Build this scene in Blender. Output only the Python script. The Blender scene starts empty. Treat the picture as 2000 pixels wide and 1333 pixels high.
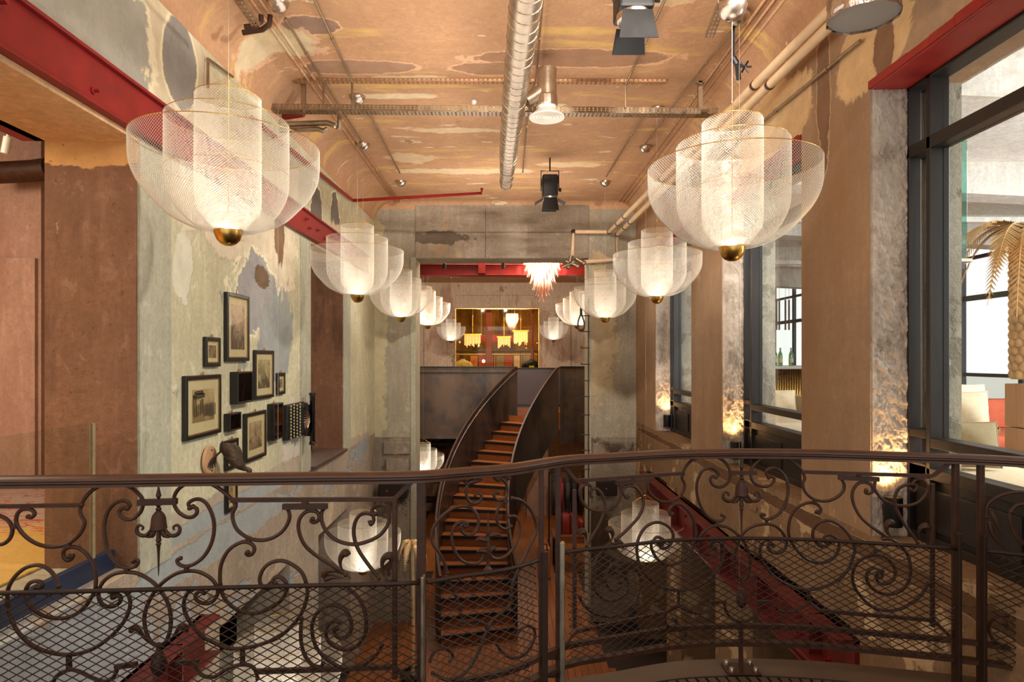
import bpy, bmesh, math, random
from mathutils import Vector, Matrix, noise as mnoise
random.seed(7)
sc = bpy.context.scene
COL = sc.collection
EZ = 4.4          # eye height above the lower floor
F = 1250.0        # focal length in pixels of a 2000 px wide frame

# ---------------------------------------------------------------- camera, world, exposure
cam_data = bpy.data.cameras.new('camera')
cam = bpy.data.objects.new('camera', cam_data); COL.objects.link(cam)
cam.location = (0, 0, EZ); cam.rotation_euler = (math.pi/2, 0, 0)
cam_data.sensor_width = 36; cam_data.lens = 36*F/2000
cam_data.shift_x = 0.005; cam_data.shift_y = 0.01675
cam_data.clip_start = 0.05; cam_data.clip_end = 200
sc.camera = cam
world = bpy.data.worlds.new('world'); sc.world = world; world.use_nodes = True
bg = world.node_tree.nodes['Background']
bg.inputs[0].default_value = (1.0, 0.98, 0.95, 1); bg.inputs[1].default_value = 1.5
sc.view_settings.view_transform = 'Standard'; sc.view_settings.look = 'None'
sc.view_settings.gamma = 1.0; sc.view_settings.use_curve_mapping = False
sc.view_settings.exposure = 0.12
sc.cycles.max_bounces = 8; sc.cycles.diffuse_bounces = 4; sc.cycles.glossy_bounces = 4
sc.cycles.transmission_bounces = 6; sc.cycles.transparent_max_bounces = 16
sc.cycles.use_adaptive_sampling = True; sc.cycles.adaptive_threshold = 0.02
sc.cycles.caustics_reflective = False; sc.cycles.caustics_refractive = False
sc.cycles.sample_clamp_indirect = 4.0; sc.cycles.sample_clamp_direct = 0.0
WARM = (1.0, 0.76, 0.50); LEDC = (1.0, 0.94, 0.86)
LED_W = 9.5

def light(kind, name, loc, energy, color=WARM, size=0.05, aim=None, angle=None, blend=0.5, parent=None, size_y=None):
    d = bpy.data.lights.new(name, kind); d.energy = energy; d.color = color
    if kind == 'AREA':
        d.size = size
        if size_y: d.shape = 'RECTANGLE'; d.size_y = size_y
    else: d.shadow_soft_size = size
    if kind == 'SPOT': d.spot_size = angle; d.spot_blend = blend
    o = bpy.data.objects.new(name, d); COL.objects.link(o)
    o.location = loc
    if aim is not None: o.rotation_euler = Vector(aim).to_track_quat('-Z', 'Y').to_euler()
    if parent is not None: o.parent = parent
    return o
# unseen fill lights without fixtures, added to brighten the hall and the other rooms
light('AREA', 'hall_fill', (0, 1.0, 6.6), 36, (1, .895, .80), 2.6, aim=(0, 0.6, -1), size_y=1.2)
light('AREA', 'ceiling_fill', (-0.2, 4.6, 5.7), 58, (1, .895, .80), 2.2, aim=(0, 0, 1), size_y=5.0)
light('AREA', 'ceiling_fill', (0.0, 9.0, 5.6), 30, (1, .895, .80), 2.0, aim=(0, 0, 1), size_y=1.5)
light('AREA', 'gallery_fill', (-4.6, 2.6, 6.1), 170, (1, .80, .58), 2.0, aim=(0, .3, -1), size_y=3.0)
light('AREA', 'far_room_fill', (-0.2, 13.5, 6.93), 230, (1, .895, .80), 2.6, aim=(0, .22, -1), size_y=1.4)
light('AREA', 'shop_fill', (0.3, 17.2, 2.5), 22, (1, .70, .42), 1.6, aim=(0, 0, -1), size_y=3.0)
light('AREA', 'stair_fill', (-0.3, 12.6, 6.85), 60, (1, .74, .46), 1.2, aim=(0, 0, -1), size_y=1.6)
light('AREA', 'display_fill', (-0.3, 23.9, 6.9), 130, (1, .84, .56), 2.4, aim=(0, 0, -1), size_y=1.5)
light('SPOT', 'hall_fill_spot', (0.9, .6, 6.85), 1450, (1, .895, .80), .12, aim=(-.06, 10, -1.2), angle=math.radians(46), blend=.6)  # added spots without fixtures, brighten the end wall and left wall
light('SPOT', 'hall_fill_spot', (1.75, 3.0, 6.75), 760, (1, .96, .88), .12, aim=(-3.95, 2.6, -2.2), angle=math.radians(75), blend=.8)
light('SPOT', 'hall_fill_spot', (1.6, 6.2, 6.75), 300, (1, .94, .84), .12, aim=(-3.8, 1.6, -2.6), angle=math.radians(80), blend=.8)
for _x in (-1.17, -.07): light('SPOT', 'far_wall_fill_spot', (_x, 13.1, 6.72), 520, (1, .90, .78), .03, aim=(.05, 10, -1.6), angle=math.radians(70), blend=.9)  # added fill hidden behind the lintel, brightens the far room's end wall
light('AREA', 'lounge_down_fill', (5.9, 3.6, 6.25), 330, (0.95, 0.97, 1.0), 2.4, aim=(-.3, .5, -1), size_y=3.0)  # added lounge fill from above and below, both out of view
light('AREA', 'lounge_up_fill', (6.2, 3.6, 4.3), 170, (0.97, 0.98, 1.0), 2.0, aim=(-.2, .8, 1), size_y=2.5)

# ---------------------------------------------------------------- helpers
def lin(c):
    r = []
    for v in c[:3]:
        v = v/255.0 if max(c[:3]) > 1.0 else v
        r.append(v/12.92 if v <= .04045 else ((v+.055)/1.055)**2.4)
    return (r[0], r[1], r[2], 1.0)

def P(px, py, d):                    # a point of the photograph at depth d
    return Vector(((px-990)/F*d, d, EZ+(700-py)/F*d))
def PZ(px, py, z):                   # ... on the level z (above the lower floor)
    d = (z-EZ)*F/(700-py); return P(px, py, d)
def PX(px, py, x):                   # ... on the wall plane X = x
    d = x*F/(px-990); return P(px, py, d)

class MB:
    def __init__(s): s.v = []; s.f = []; s.m = []; s.cur = 0
    def add(s, vs, fs):
        b = len(s.v); s.v.extend([tuple(v) for v in vs])
        for f in fs: s.f.append(tuple(b+i for i in f)); s.m.append(s.cur)
        return s
    def box(s, x0, x1, y0, y1, z0, z1):
        if x0 > x1: x0, x1 = x1, x0
        if y0 > y1: y0, y1 = y1, y0
        if z0 > z1: z0, z1 = z1, z0
        return s.add([(x0,y0,z0),(x1,y0,z0),(x1,y1,z0),(x0,y1,z0),(x0,y0,z1),(x1,y0,z1),(x1,y1,z1),(x0,y1,z1)],
              [(0,3,2,1),(4,5,6,7),(0,1,5,4),(1,2,6,5),(2,3,7,6),(3,0,4,7)])
    def obox(s, c, ax, ay, az):      # centre and three half-axis vectors
        c, ax, ay, az = Vector(c), Vector(ax), Vector(ay), Vector(az)
        vs = [c+ax*i+ay*j+az*k for k in (-1,1) for (i,j) in ((-1,-1),(1,-1),(1,1),(-1,1))]
        return s.add(vs, [(0,3,2,1),(4,5,6,7),(0,1,5,4),(1,2,6,5),(2,3,7,6),(3,0,4,7)])
    def bbox(s, x0, x1, y0, y1, z0, z1, b):   # box with chamfered vertical and horizontal edges
        bm = bmesh.new(); bmesh.ops.create_cube(bm, size=1)
        for v in bm.verts:
            v.co = ((x0+x1)/2+v.co.x*(x1-x0), (y0+y1)/2+v.co.y*(y1-y0), (z0+z1)/2+v.co.z*(z1-z0))
        bmesh.ops.bevel(bm, geom=bm.edges[:], offset=b, segments=2, affect='EDGES', profile=.5)
        bm.verts.index_update()
        s.add([v.co[:] for v in bm.verts], [[v.index for v in f.verts] for f in bm.faces]); bm.free(); return s
    def tube(s, pts, r, n=6, cap=True, closed=False, rot=0.0, flat=1.0, up=None):
        pts = [Vector(p) for p in pts]; N = len(pts)
        rr = r if isinstance(r, (list, tuple)) else [r]*N
        vs = []; prev = None
        for i in range(N):
            a = pts[i-1] if (i > 0 or closed) else pts[i]
            b = pts[(i+1) % N] if (i < N-1 or closed) else pts[i]
            t = (b-a)
            t = t.normalized() if t.length > 1e-9 else Vector((0,0,1))
            if up is not None: u = Vector(up) - t*t.dot(Vector(up))
            elif prev is None:
                u = Vector((0,0,1)) if abs(t.z) < .9 else Vector((1,0,0)); u = u - t*t.dot(u)
            else: u = prev - t*t.dot(prev)
            if u.length < 1e-6: u = t.orthogonal()
            u.normalize(); prev = u; w = t.cross(u)
            for k in range(n):
                an = rot + 2*math.pi*k/n
                vs.append(pts[i] + u*(math.cos(an)*rr[i]) + w*(math.sin(an)*rr[i]*flat))
        fs = []
        L = N if closed else N-1
        for i in range(L):
            j = (i+1) % N
            for k in range(n):
                k2 = (k+1) % n
                fs.append((i*n+k, i*n+k2, j*n+k2, j*n+k))
        if cap and not closed:
            fs.append(tuple(range(n-1, -1, -1))); fs.append(tuple((N-1)*n+k for k in range(n)))
        return s.add(vs, fs)
    def lathe(s, prof, c=(0,0,0), n=20, axis='Z', close=False):   # prof: (r, h)
        vs = []; fs = []; c = Vector(c); N = len(prof)
        for (r, h) in prof:
            for k in range(n):
                a = 2*math.pi*k/n; x, y = r*math.cos(a), r*math.sin(a)
                vs.append(c + {'Z': Vector((x,y,h)), 'Y': Vector((x,h,y)), 'X': Vector((h,x,y))}[axis])
        for i in range(N-1):
            for k in range(n):
                k2 = (k+1) % n; fs.append((i*n+k, i*n+k2, (i+1)*n+k2, (i+1)*n+k))
        if prof[0][0] > 1e-5: fs.append(tuple(range(n-1,-1,-1)))
        if prof[-1][0] > 1e-5: fs.append(tuple((N-1)*n+k for k in range(n)))
        return s.add(vs, fs)
    def prism(s, poly, vec):         # planar polygon swept by vec
        poly = [Vector(p) for p in poly]; n = len(poly); vec = Vector(vec)
        vs = poly + [p+vec for p in poly]
        fs = [tuple(range(n-1,-1,-1)), tuple(range(n, 2*n))] + [(i, (i+1)%n, n+(i+1)%n, n+i) for i in range(n)]
        return s.add(vs, fs)
    def ball(s, c, r, n=10, sz=1.0):
        pr = [(max(1e-4, r*math.sin(math.pi*i/(n//2+1))), -r*sz*math.cos(math.pi*i/(n//2+1))) for i in range(n//2+2)]
        return s.lathe(pr, c, n)
    def grid(s, fn, nu, nv):
        vs = [fn(i/nu, j/nv) for j in range(nv+1) for i in range(nu+1)]
        fs = [(j*(nu+1)+i, j*(nu+1)+i+1, (j+1)*(nu+1)+i+1, (j+1)*(nu+1)+i) for j in range(nv) for i in range(nu)]
        return s.add(vs, fs)
    def mesh(s, name, mats, off=(0,0,0), smooth=False):
        me = bpy.data.meshes.new(name)
        o = Vector(off)
        me.from_pydata([(v[0]-o.x, v[1]-o.y, v[2]-o.z) for v in s.v], [], s.f)
        for m in (mats if isinstance(mats, (list, tuple)) else [mats]): me.materials.append(m)
        if any(s.m): me.polygons.foreach_set('material_index', s.m)
        if smooth: me.polygons.foreach_set('use_smooth', [True]*len(me.polygons))
        bm = bmesh.new(); bm.from_mesh(me)
        bmesh.ops.recalc_face_normals(bm, faces=bm.faces[:]); bm.to_mesh(me); bm.free()
        if smooth == 'auto':
            try: me.set_sharp_from_angle(angle=math.radians(38))
            except Exception: pass
        me.update(); return me
    def build(s, name, mats, parent=None, smooth=False, **props):
        off = wloc(parent) if parent is not None else Vector((0,0,0))
        o = bpy.data.objects.new(name, s.mesh(name, mats, off, smooth)); COL.objects.link(o)
        if parent is not None: o.parent = parent
        for k, v in props.items(): o[k] = v
        return o
def wloc(o):
    v = Vector((0,0,0))
    while o is not None: v = v + Vector(o.location); o = o.parent
    return v
def thing(name, label, cat, loc=(0,0,0), group=None):
    o = bpy.data.objects.new(name, None); COL.objects.link(o); o.empty_display_size = .1
    o.location = loc; o['label'] = label; o['category'] = cat
    if group: o['group'] = group
    return o
def tag(o, label, cat, group=None):
    o['label'] = label; o['category'] = cat
    if group: o['group'] = group
    return o
def struct(name, mb, mat, parent=None, smooth=False):
    o = mb.build(name, mat, parent, smooth)
    if parent is None: o['kind'] = 'structure'
    return o
def copy_tree(o, parent=None):
    kids = [c for c in o.children]
    c = o.copy(); COL.objects.link(c); c.parent = parent
    for k in kids: copy_tree(k, c)
    return c
def inst(me, name, parent, loc=(0,0,0), rot=(0,0,0), scale=(1,1,1)):
    o = bpy.data.objects.new(name, me); COL.objects.link(o); o.parent = parent
    o.location = loc; o.rotation_euler = rot; o.scale = scale
    return o
def catmull(pts, k=5):
    pts = [Vector(p) for p in pts]; out = []
    n = len(pts)
    for i in range(n-1):
        p0 = pts[max(0,i-1)]; p1 = pts[i]; p2 = pts[i+1]; p3 = pts[min(n-1,i+2)]
        for j in range(k):
            t = j/k
            out.append(.5*((2*p1)+(p2-p0)*t+(2*p0-5*p1+4*p2-p3)*t*t+(3*p1-p0-3*p2+p3)*t*t*t))
    out.append(pts[-1]); return out

# ---------------------------------------------------------------- materials
class NT:
    def __init__(s, name):
        s.mat = bpy.data.materials.new(name); s.mat.use_nodes = True
        s.t = s.mat.node_tree; s.b = s.t.nodes['Principled BSDF']
        s.pos = None; s.wob = None
    def n(s, kind, **kw):
        x = s.t.nodes.new(kind)
        for k, v in kw.items(): setattr(x, k, v)
        return x
    def put(s, sock, v):
        if isinstance(v, bpy.types.NodeSocket): s.t.links.new(v, sock)
        else: sock.default_value = v
    def position(s):
        if s.pos is None: s.pos = s.n('ShaderNodeNewGeometry').outputs['Position']
        return s.pos
    def objpos(s): return s.n('ShaderNodeTexCoord').outputs['Object']
    def vm(s, op, a, b):
        x = s.n('ShaderNodeVectorMath', operation=op); s.put(x.inputs[0], a); s.put(x.inputs[1], b)
        return x.outputs['Value'] if op in ('LENGTH', 'DOT_PRODUCT', 'DISTANCE') else x.outputs[0]
    def m(s, op, a, b=0.0, clamp=False):
        x = s.n('ShaderNodeMath', operation=op, use_clamp=clamp); s.put(x.inputs[0], a); s.put(x.inputs[1], b); return x.outputs[0]
    def noise(s, scale, detail=4, vec=None, rough=.55, dist=0.0):
        x = s.n('ShaderNodeTexNoise'); s.put(x.inputs['Vector'], vec or s.position())
        x.inputs['Scale'].default_value = scale; x.inputs['Detail'].default_value = detail
        x.inputs['Roughness'].default_value = rough; x.inputs['Distortion'].default_value = dist
        return x.outputs['Fac']
    def stretch(s, v, sc_): return s.vm('MULTIPLY', v, sc_)
    def mr(s, v, a, b, c=0.0, d=1.0):
        x = s.n('ShaderNodeMapRange'); s.put(x.inputs[0], v)
        for i, q in enumerate((a, b, c, d)): x.inputs[1+i].default_value = q
        return x.outputs[0]
    def mix(s, f, a, b, mode='MIX'):
        x = s.n('ShaderNodeMix', data_type='RGBA', blend_type=mode); s.put(x.inputs[0], f)
        s.put(x.inputs[6], a); s.put(x.inputs[7], b); return x.outputs[2]
    def bump(s, h, strength=.3, dist=.02):
        x = s.n('ShaderNodeBump'); x.inputs['Strength'].default_value = strength; x.inputs['Distance'].default_value = dist
        s.put(x.inputs['Height'], h); s.t.links.new(x.outputs[0], s.b.inputs['Normal'])
    def blob(s, c, r, wob=.35, soft=.035):
        v = s.vm('DIVIDE', s.vm('SUBTRACT', s.position(), tuple(c)), tuple(r))
        L = s.vm('LENGTH', v, (0,0,0))
        if s.wob is None: s.wob = s.m('ADD', s.m('MULTIPLY', s.m('SUBTRACT', s.noise(3.4, 7, rough=.66, dist=.5), .5), 4.2), s.m('MULTIPLY', s.m('SUBTRACT', s.noise(16, 4), .5), .7))
        D = s.m('ADD', L, s.m('MULTIPLY', s.wob, wob))
        return s.mr(D, 1.0-soft, 1.0+soft, 1.0, 0.0), s.m('MULTIPLY', s.mr(D, 1.0, 1.02, 0, 1), s.mr(D, 1.10, 1.16, 1, 0))

def plaster(name, base, layers=(), blobs=(), var=.16, rough=.88, bump=.35, speck=.25, grain=70, streak=1.0, grit=1.0):
    """wall plaster: base colour, noise layers (colour, scale, lo, hi, stretch) and placed patches (colour, centre, radii, wobble[, depth])"""
    t = NT(name); c = lin(base)
    n1 = t.noise(1.3, 5); n2 = t.noise(7.0, 6, rough=.65); n3 = t.noise(grain, 3)
    n4 = t.noise(26, 5, rough=.72); n5 = t.noise(3.2, 5, t.stretch(t.position(), (5,5,.45)), .65)
    dark = tuple(x*(1-var*1.6) for x in c[:3])+(1,); lite = tuple(min(1, x*(1+var)) for x in c[:3])+(1,)
    col = t.mix(t.mr(n1, .32, .68), dark, lite)
    col = t.mix(t.m('MULTIPLY', t.mr(n2, .40, .66), .35), col, tuple(x*.72 for x in c[:3])+(1,))
    col = t.mix(t.m('MULTIPLY', t.mr(n4, .40, .66), .55*grit), col, tuple(x*.60 for x in c[:3])+(1,))
    n6 = t.noise(9.0, 7, t.stretch(t.position(), (1,1,.7)), .72, .6); col = t.mix(t.m('MULTIPLY', t.mr(n6, .56, .64), .38*grit), col, tuple(min(1,x*1.25+.05) for x in c[:3])+(1,)); col = t.mix(t.m('MULTIPLY', t.mr(n6, .40, .34), .40*grit), col, tuple(x*.52 for x in c[:3])+(1,))
    col = t.mix(t.m('MULTIPLY', t.mr(n5, .50, .72), .38*streak), col, tuple(x*.62 for x in c[:3])+(1,))
    col = t.mix(t.m('MULTIPLY', t.mr(n5, .46, .30), .30*streak), col, tuple(min(1,x*1.22+.03) for x in c[:3])+(1,))
    h = t.m('ADD', t.m('MULTIPLY', n2, .6), t.m('MULTIPLY', n4, .35)); h = t.m('ADD', h, t.m('MULTIPLY', n3, .22))
    for L in layers:
        cl, sc_, lo, hi = L[:4]; st = L[4] if len(L) > 4 else (1,1,1); dep = L[5] if len(L) > 5 else -.5
        mk = t.mr(t.noise(sc_, 7, t.stretch(t.position(), st), .6), lo, hi)
        cc = lin(cl); cv = t.mix(t.mr(n2, .3, .7), tuple(x*.82 for x in cc[:3])+(1,), cc)
        col = t.mix(mk, col, cv); h = t.m('ADD', h, t.m('MULTIPLY', mk, dep))
    for B in blobs:
        cl, ce, ra = B[:3]; wob = B[3] if len(B) > 3 else .35; dep = B[4] if len(B) > 4 else -1.0
        mk, rim_ = t.blob(ce, ra, wob); cc = lin(cl)
        if dep < -.45: col = t.mix(t.m('MULTIPLY', rim_, .75), col, tuple(min(1, x*1.25+.08) for x in c[:3])+(1,))
        cv = t.mix(t.mr(n2, .3, .7), tuple(x*.78 for x in cc[:3])+(1,), cc)
        col = t.mix(mk, col, cv); h = t.m('ADD', h, t.m('MULTIPLY', mk, dep))
    if speck:
        sp = t.mr(t.noise(38, 2), .70, .74); col = t.mix(t.m('MULTIPLY', sp, speck), col, tuple(x*.25 for x in c[:3])+(1,))
    t.put(t.b.inputs['Base Color'], col); t.b.inputs['Roughness'].default_value = rough
    t.b.inputs['Specular IOR Level'].default_value = .2
    t.bump(h, bump, .03); return t.mat

def simple(name, c, rough=.5, metal=0.0, var=.12, scale=9, bump=0.0, spec=.5, obj=False, coat=0.0, stretch=(1,1,1)):
    t = NT(name); c = lin(c)
    v = t.stretch(t.objpos() if obj else t.position(), stretch)
    n = t.noise(scale, 5, v)
    col = t.mix(t.mr(n, .3, .7), tuple(x*(1-var) for x in c[:3])+(1,), tuple(min(1,x*(1+var)) for x in c[:3])+(1,))
    t.put(t.b.inputs['Base Color'], col)
    t.put(t.b.inputs['Roughness'], t.mr(n, .2, .8, max(.02, rough-.08), min(1, rough+.08)))
    t.b.inputs['Metallic'].default_value = metal; t.b.inputs['Specular IOR Level'].default_value = spec
    t.b.inputs['Coat Weight'].default_value = coat
    if bump: t.bump(t.noise(scale*4, 4, v), bump, .01)
    return t.mat
def wood(name, c1, c2, rough=.45, along='Y', scale=1.0, obj=True):
    t = NT(name)
    st = {'X': (1.2,14,14), 'Y': (14,1.2,14), 'Z': (14,14,1.2)}[along]
    v = t.stretch(t.objpos() if obj else t.position(), tuple(x*scale for x in st))
    rnd = t.n('ShaderNodeObjectInfo').outputs['Random']
    v2 = t.vm('ADD', v, t.n('ShaderNodeCombineXYZ').outputs[0])
    n = t.noise(1.6, 6, v2, .6, 1.2)
    col = t.mix(t.mr(n, .3, .7), lin(c1), lin(c2))
    col = t.mix(t.mr(rnd, 0, 1, 0, .35), col, tuple(x*.55 for x in lin(c1)[:3])+(1,))
    t.put(t.b.inputs['Base Color'], col); t.b.inputs['Roughness'].default_value = rough
    t.bump(n, .12, .005); return t.mat
def emit(name, c, s):
    t = NT(name); t.b.inputs['Base Color'].default_value = lin(c)
    t.b.inputs['Emission Color'].default_value = lin(c); t.b.inputs['Emission Strength'].default_value = s
    return t.mat
def clearglass(name, tint=(.95,.97,.96), refl=.07, rough=0.02):
    t = NT(name); t.t.nodes.remove(t.b)
    tr = t.n('ShaderNodeBsdfTransparent'); tr.inputs[0].default_value = tint+(1,)
    gl = t.n('ShaderNodeBsdfGlossy'); gl.inputs['Roughness'].default_value = rough; gl.inputs[0].default_value = (1,1,1,1)
    lw = t.n('ShaderNodeLayerWeight'); lw.inputs[0].default_value = .5
    mx = t.n('ShaderNodeMixShader'); t.put(mx.inputs[0], t.m('ADD', t.m('MULTIPLY', t.m('POWER', lw.outputs['Facing'], 4.0), .55), refl*.4, True))
    t.t.links.new(tr.outputs[0], mx.inputs[1]); t.t.links.new(gl.outputs[0], mx.inputs[2])
    t.t.links.new(mx.outputs[0], t.t.nodes['Material Output'].inputs[0]); return t.mat

M = {}
M['red'] = simple('red_steel', (136,27,25), .5, 0, .22, 5, .05)
M['redlight'] = simple('red_primer', (148,32,25), .45, 0, .2, 5, .05)
M['redold'] = simple('red_oxide_steel', (106,30,23), .55, 0, .28, 5, .05)
M['brass'] = simple('brass', (210,164,84), .30, 1.0, .05, 20)
M['wire'] = simple('mesh_wire', (255,247,232), .38, .25, .03, 30)
M['rim'] = simple('brass_rim', (214,170,96), .3, .9, .05, 30)
M['led'] = emit('led_disc', (255,226,170), 60)
M['cable'] = simple('cable', (190,185,175), .4, .6, .05, 30)
M['chrome'] = simple('chrome', (200,186,172), .30, 1.0, .12, 14, .02)
M['galv'] = simple('galvanised_steel', (176,160,140), .30, .9, .18, 10, .03)
M['tray'] = simple('tray_steel', (158,138,112), .36, .8, .15, 12, .03)
M['iron'] = simple('wrought_iron', (60,34,19), .5, 0, .35, 22, .12, .35)
M['irondark'] = simple('iron_mesh', (46,29,19), .55, 0, .25, 30, .05, .3)
M['black'] = simple('matt_black', (16,15,15), .5, 0, .15, 12)
M['blackgloss'] = simple('gloss_black', (10,10,10), .2, 0, .1, 12)
M['steel'] = None
t = NT('blackened_steel'); nn = t.noise(1.1, 6, t.stretch(t.position(), (1,1,.35)), .62, .8)
col = t.mix(t.mr(nn, .35, .66), lin((44,37,33)), lin((108,89,74))); col = t.mix(t.mr(t.noise(3.0, 5), .52, .7, 0, .6), col, lin((50,62,74)))
t.put(t.b.inputs['Base Color'], col); t.b.inputs['Metallic'].default_value = .55; t.put(t.b.inputs['Roughness'], t.mr(nn, .2, .8, .30, .5)); M['steel'] = t.mat
M['frame'] = wood('stained_oak_frame', (24,19,16), (46,36,29), .42, 'Z', 1.0, obj=False)
M['frameh'] = wood('stained_oak_rail', (24,19,16), (46,36,29), .42, 'Y', 1.0, obj=False)
M['pane'] = clearglass('window_glass')
M['panegreen'] = clearglass('balustrade_glass', (.93,.955,.93), .06)
M['tread'] = wood('stair_oak', (126,70,34), (164,98,50), .32, 'X', 1.0, obj=False)
M['plank'] = wood('floor_oak', (134,78,38), (168,104,56), .35, 'Y', 1.0)
M['cream'] = simple('cream_fabric', (222,204,172), .9, 0, .08, 30, .2)
M['olive'] = simple('olive_fabric', (150,134,100), .9, 0, .1, 40, .2)
M['terra'] = simple('terracotta_velvet', (178,80,50), .8, 0, .15, 16, .1)
M['pipe'] = simple('pipe_lagging', (226,196,156), .6, 0, .08, 9, .08)
M['white'] = simple('white_enamel', (214,208,196), .4, 0, .05, 9)
# ================================================================= plaster and concrete of the shell
LX, RX = -2.2, 2.15
def wl(px, py): return PX(px, py, LX)
def wr(px, py): return PX(px, py, RX)
M['ceil'] = plaster('ceiling_plaster', (208,162,123),
    [((238,216,180), 2.6, .640, .655, (.8,2.6,1), -.35), ((182,140,108), 1.1, .67, .685, (1,1,1), -.8), ((232,190,120), 1.6, .56, .66, (.5,2.4,1), -.1)],
    [((184,142,110), (.60,5.55,7.0), (.85,.16,.5), .22), ((184,142,110), (-.12,5.75,7.0), (.35,.12,.5), .25),
     ((182,144,116), (-1.35,5.72,7.0), (.50,.13,.5), .25), ((176,140,116), (-1.05,4.35,7.0), (.5,.22,.5), .2),
     ((166,136,116), (-1.55,5.0,7.0), (.22,.14,.5), .3), ((240,218,178), (-1.9,5.25,7.0), (.35,.22,.5), .5),
     ((238,214,174), (-.95,5.95,7.0), (.55,.06,.5), .5), ((240,218,180), (-1.15,6.35,7.0), (.4,.06,.5), .5),
     ((238,206,150), (.3,6.75,7.0), (1.6,.1,.5), .45, -.3), ((238,212,170), (-.6,7.3,7.0), (.5,.07,.5), .6),
     ((240,216,176), (-.5,8.9,7.0), (1.0,.12,.5), .5), ((236,208,166), (-1.2,8.3,7.0), (.3,.2,.5), .6),
     ((238,210,165), (.9,8.6,7.0), (.4,.1,.5), .6), ((238,206,160), (1.2,4.6,7.0), (.16,.1,.5), .7)],
    var=.09, bump=.3, speck=.12, streak=.35, grit=.6)
yy = lambda px: LX*F/(px-990)
M['wall_left'] = plaster('left_wall_plaster', (218,210,174),
    [((232,218,192), .9, .60, .62, (1,1.2,.8), .5), ((170,168,156), 1.6, .655, .675, (1,1,.7), -.7), ((176,150,104), 2.2, .66, .72, (1,1,.3), 0)],
    [((232,218,184), wl(345,160), (.5,.62,.75), .25, .5), ((160,156,148), wl(352,125), (.5,.22,.30), .12, -1.2), ((182,180,166), wl(150,40), (.5,.62,.75), .22, -.8), ((168,180,190), wl(200,150), (.5,.5,.09), .3, -.2),
     ((238,222,192), (LX,5.2,5.55), (.5,1.0,.35), .35, .8), ((236,220,190), (LX,6.0,5.45), (.5,.75,.42), .35, .8),
     ((176,172,168), (LX,5.65,4.95), (.5,.5,.34), .4, -.6), ((172,174,168), (LX,6.1,4.6), (.5,.45,.42), .5, -.3),
     ((132,108,84), (LX,5.75,5.12), (.5,.16,.1), .5, -.4), ((232,226,200), (LX,4.35,5.0), (.5,.13,.25), .35, .8),
     ((228,216,196), (LX,6.55,3.55), (.5,.3,.42), .35, .8), ((132,124,112), (LX,7.4,6.05), (.5,.22,.35), .3, -1),
     ((134,126,114), (LX,8.2,6.15), (.5,.2,.4), .3, -1), ((226,206,172), (LX,8.4,5.9), (.5,.5,.25), .4, .5),
     ((150,118,90), (LX,6.2,5.6), (.5,.12,.3), .5, .1), ((198,182,158), (LX,5.5,3.12), (.5,5,.26), .16, .3), ((176,180,176), (LX,5.2,3.2), (.5,1.1,.10), .25, -.3), ((238,228,208), wl(600,880), (.5,.22,.16), .3, .5)],
    var=.12, bump=.45, speck=.2)
M['wall_low'] = plaster('lower_wall_plaster', (184,166,144),
    [((168,174,176), 1.0, .575, .60, (1,.5,1.6), -.6), ((206,184,158), 1.4, .6, .64, (1,1,1), .3), ((120,104,86), 2.4, .66, .69, (1,1,1), -.8)],
    [((184,186,186), (LX,2.9,2.6), (.5,1.5,.6), .55, -.4), ((176,180,176), (LX,5.0,3.0), (.5,1.6,.12), .3, -.3)], var=.18, bump=.5)
M['pier_green'] = plaster('pier_render', (188,184,160), [((130,124,102), 1.2, .6, .7, (3,3,.3), -.1)], var=.1, bump=.2, speck=.5)
M['jamb_brown'] = plaster('brown_jamb', (130,92,68),
    [((94,66,48), 1.2, .56, .66, (2,2,.5), -.3), ((176,132,96), 5.0, .70, .73, (2,2,.6), .3)],
    [((204,152,92), (-2.4,3.8,5.66), (.6,.6,.12), .35, .5)], var=.16, bump=.4, speck=.6)
M['jamb_pink'] = plaster('pink_concrete', (170,134,116), [((150,112,92), 1.0, .55, .7, (2,2,.4), -.1)], var=.1, bump=.25, speck=.5)
M['soffit'] = plaster('beige_soffit', (226,184,138), [((196,150,104), .7, .5, .75, (1,2,1), 0)], var=.07, bump=.1, speck=0)
M['concrete'] = plaster('board_marked_concrete', (172,158,138),
    [((132,118,98), .9, .55, .68, (.5,1,2.5), -.1), ((196,158,116), .8, .64, .72, (1.5,1,.35), .1), ((184,166,138), 2.2, .64, .70, (1,1,1), .1)],
    [((208,166,120), (-2.0,10.6,6.8), (.42,.5,.35), .4, .6), ((118,106,90), (-1.1,10.6,6.4), (.5,.5,.12), .5, -.1)], var=.14, bump=.3, speck=.6)
M['concrete_end'] = plaster('end_pier_concrete', (176,166,144),
    [((186,160,122), .8, .56, .62, (2.2,1,.35), .1), ((124,114,96), 1.3, .62, .7, (1,1,1), -.3)],
    [((196,184,148), (-2.18,10.6,4.7), (.18,.5,2.2), .5, .9), ((202,182,144), (1.5,10.6,4.9), (.3,.5,1.3), .5, .4)], var=.14, bump=.4, speck=.5)
M['rubble'] = plaster('rough_rubble', (164,150,130), [((96,82,66), 1.6, .52, .6, (1,1,1), -1.2), ((186,170,146), 3.0, .6, .66, (1,1,1), .4)], var=.2, bump=.8)
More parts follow.
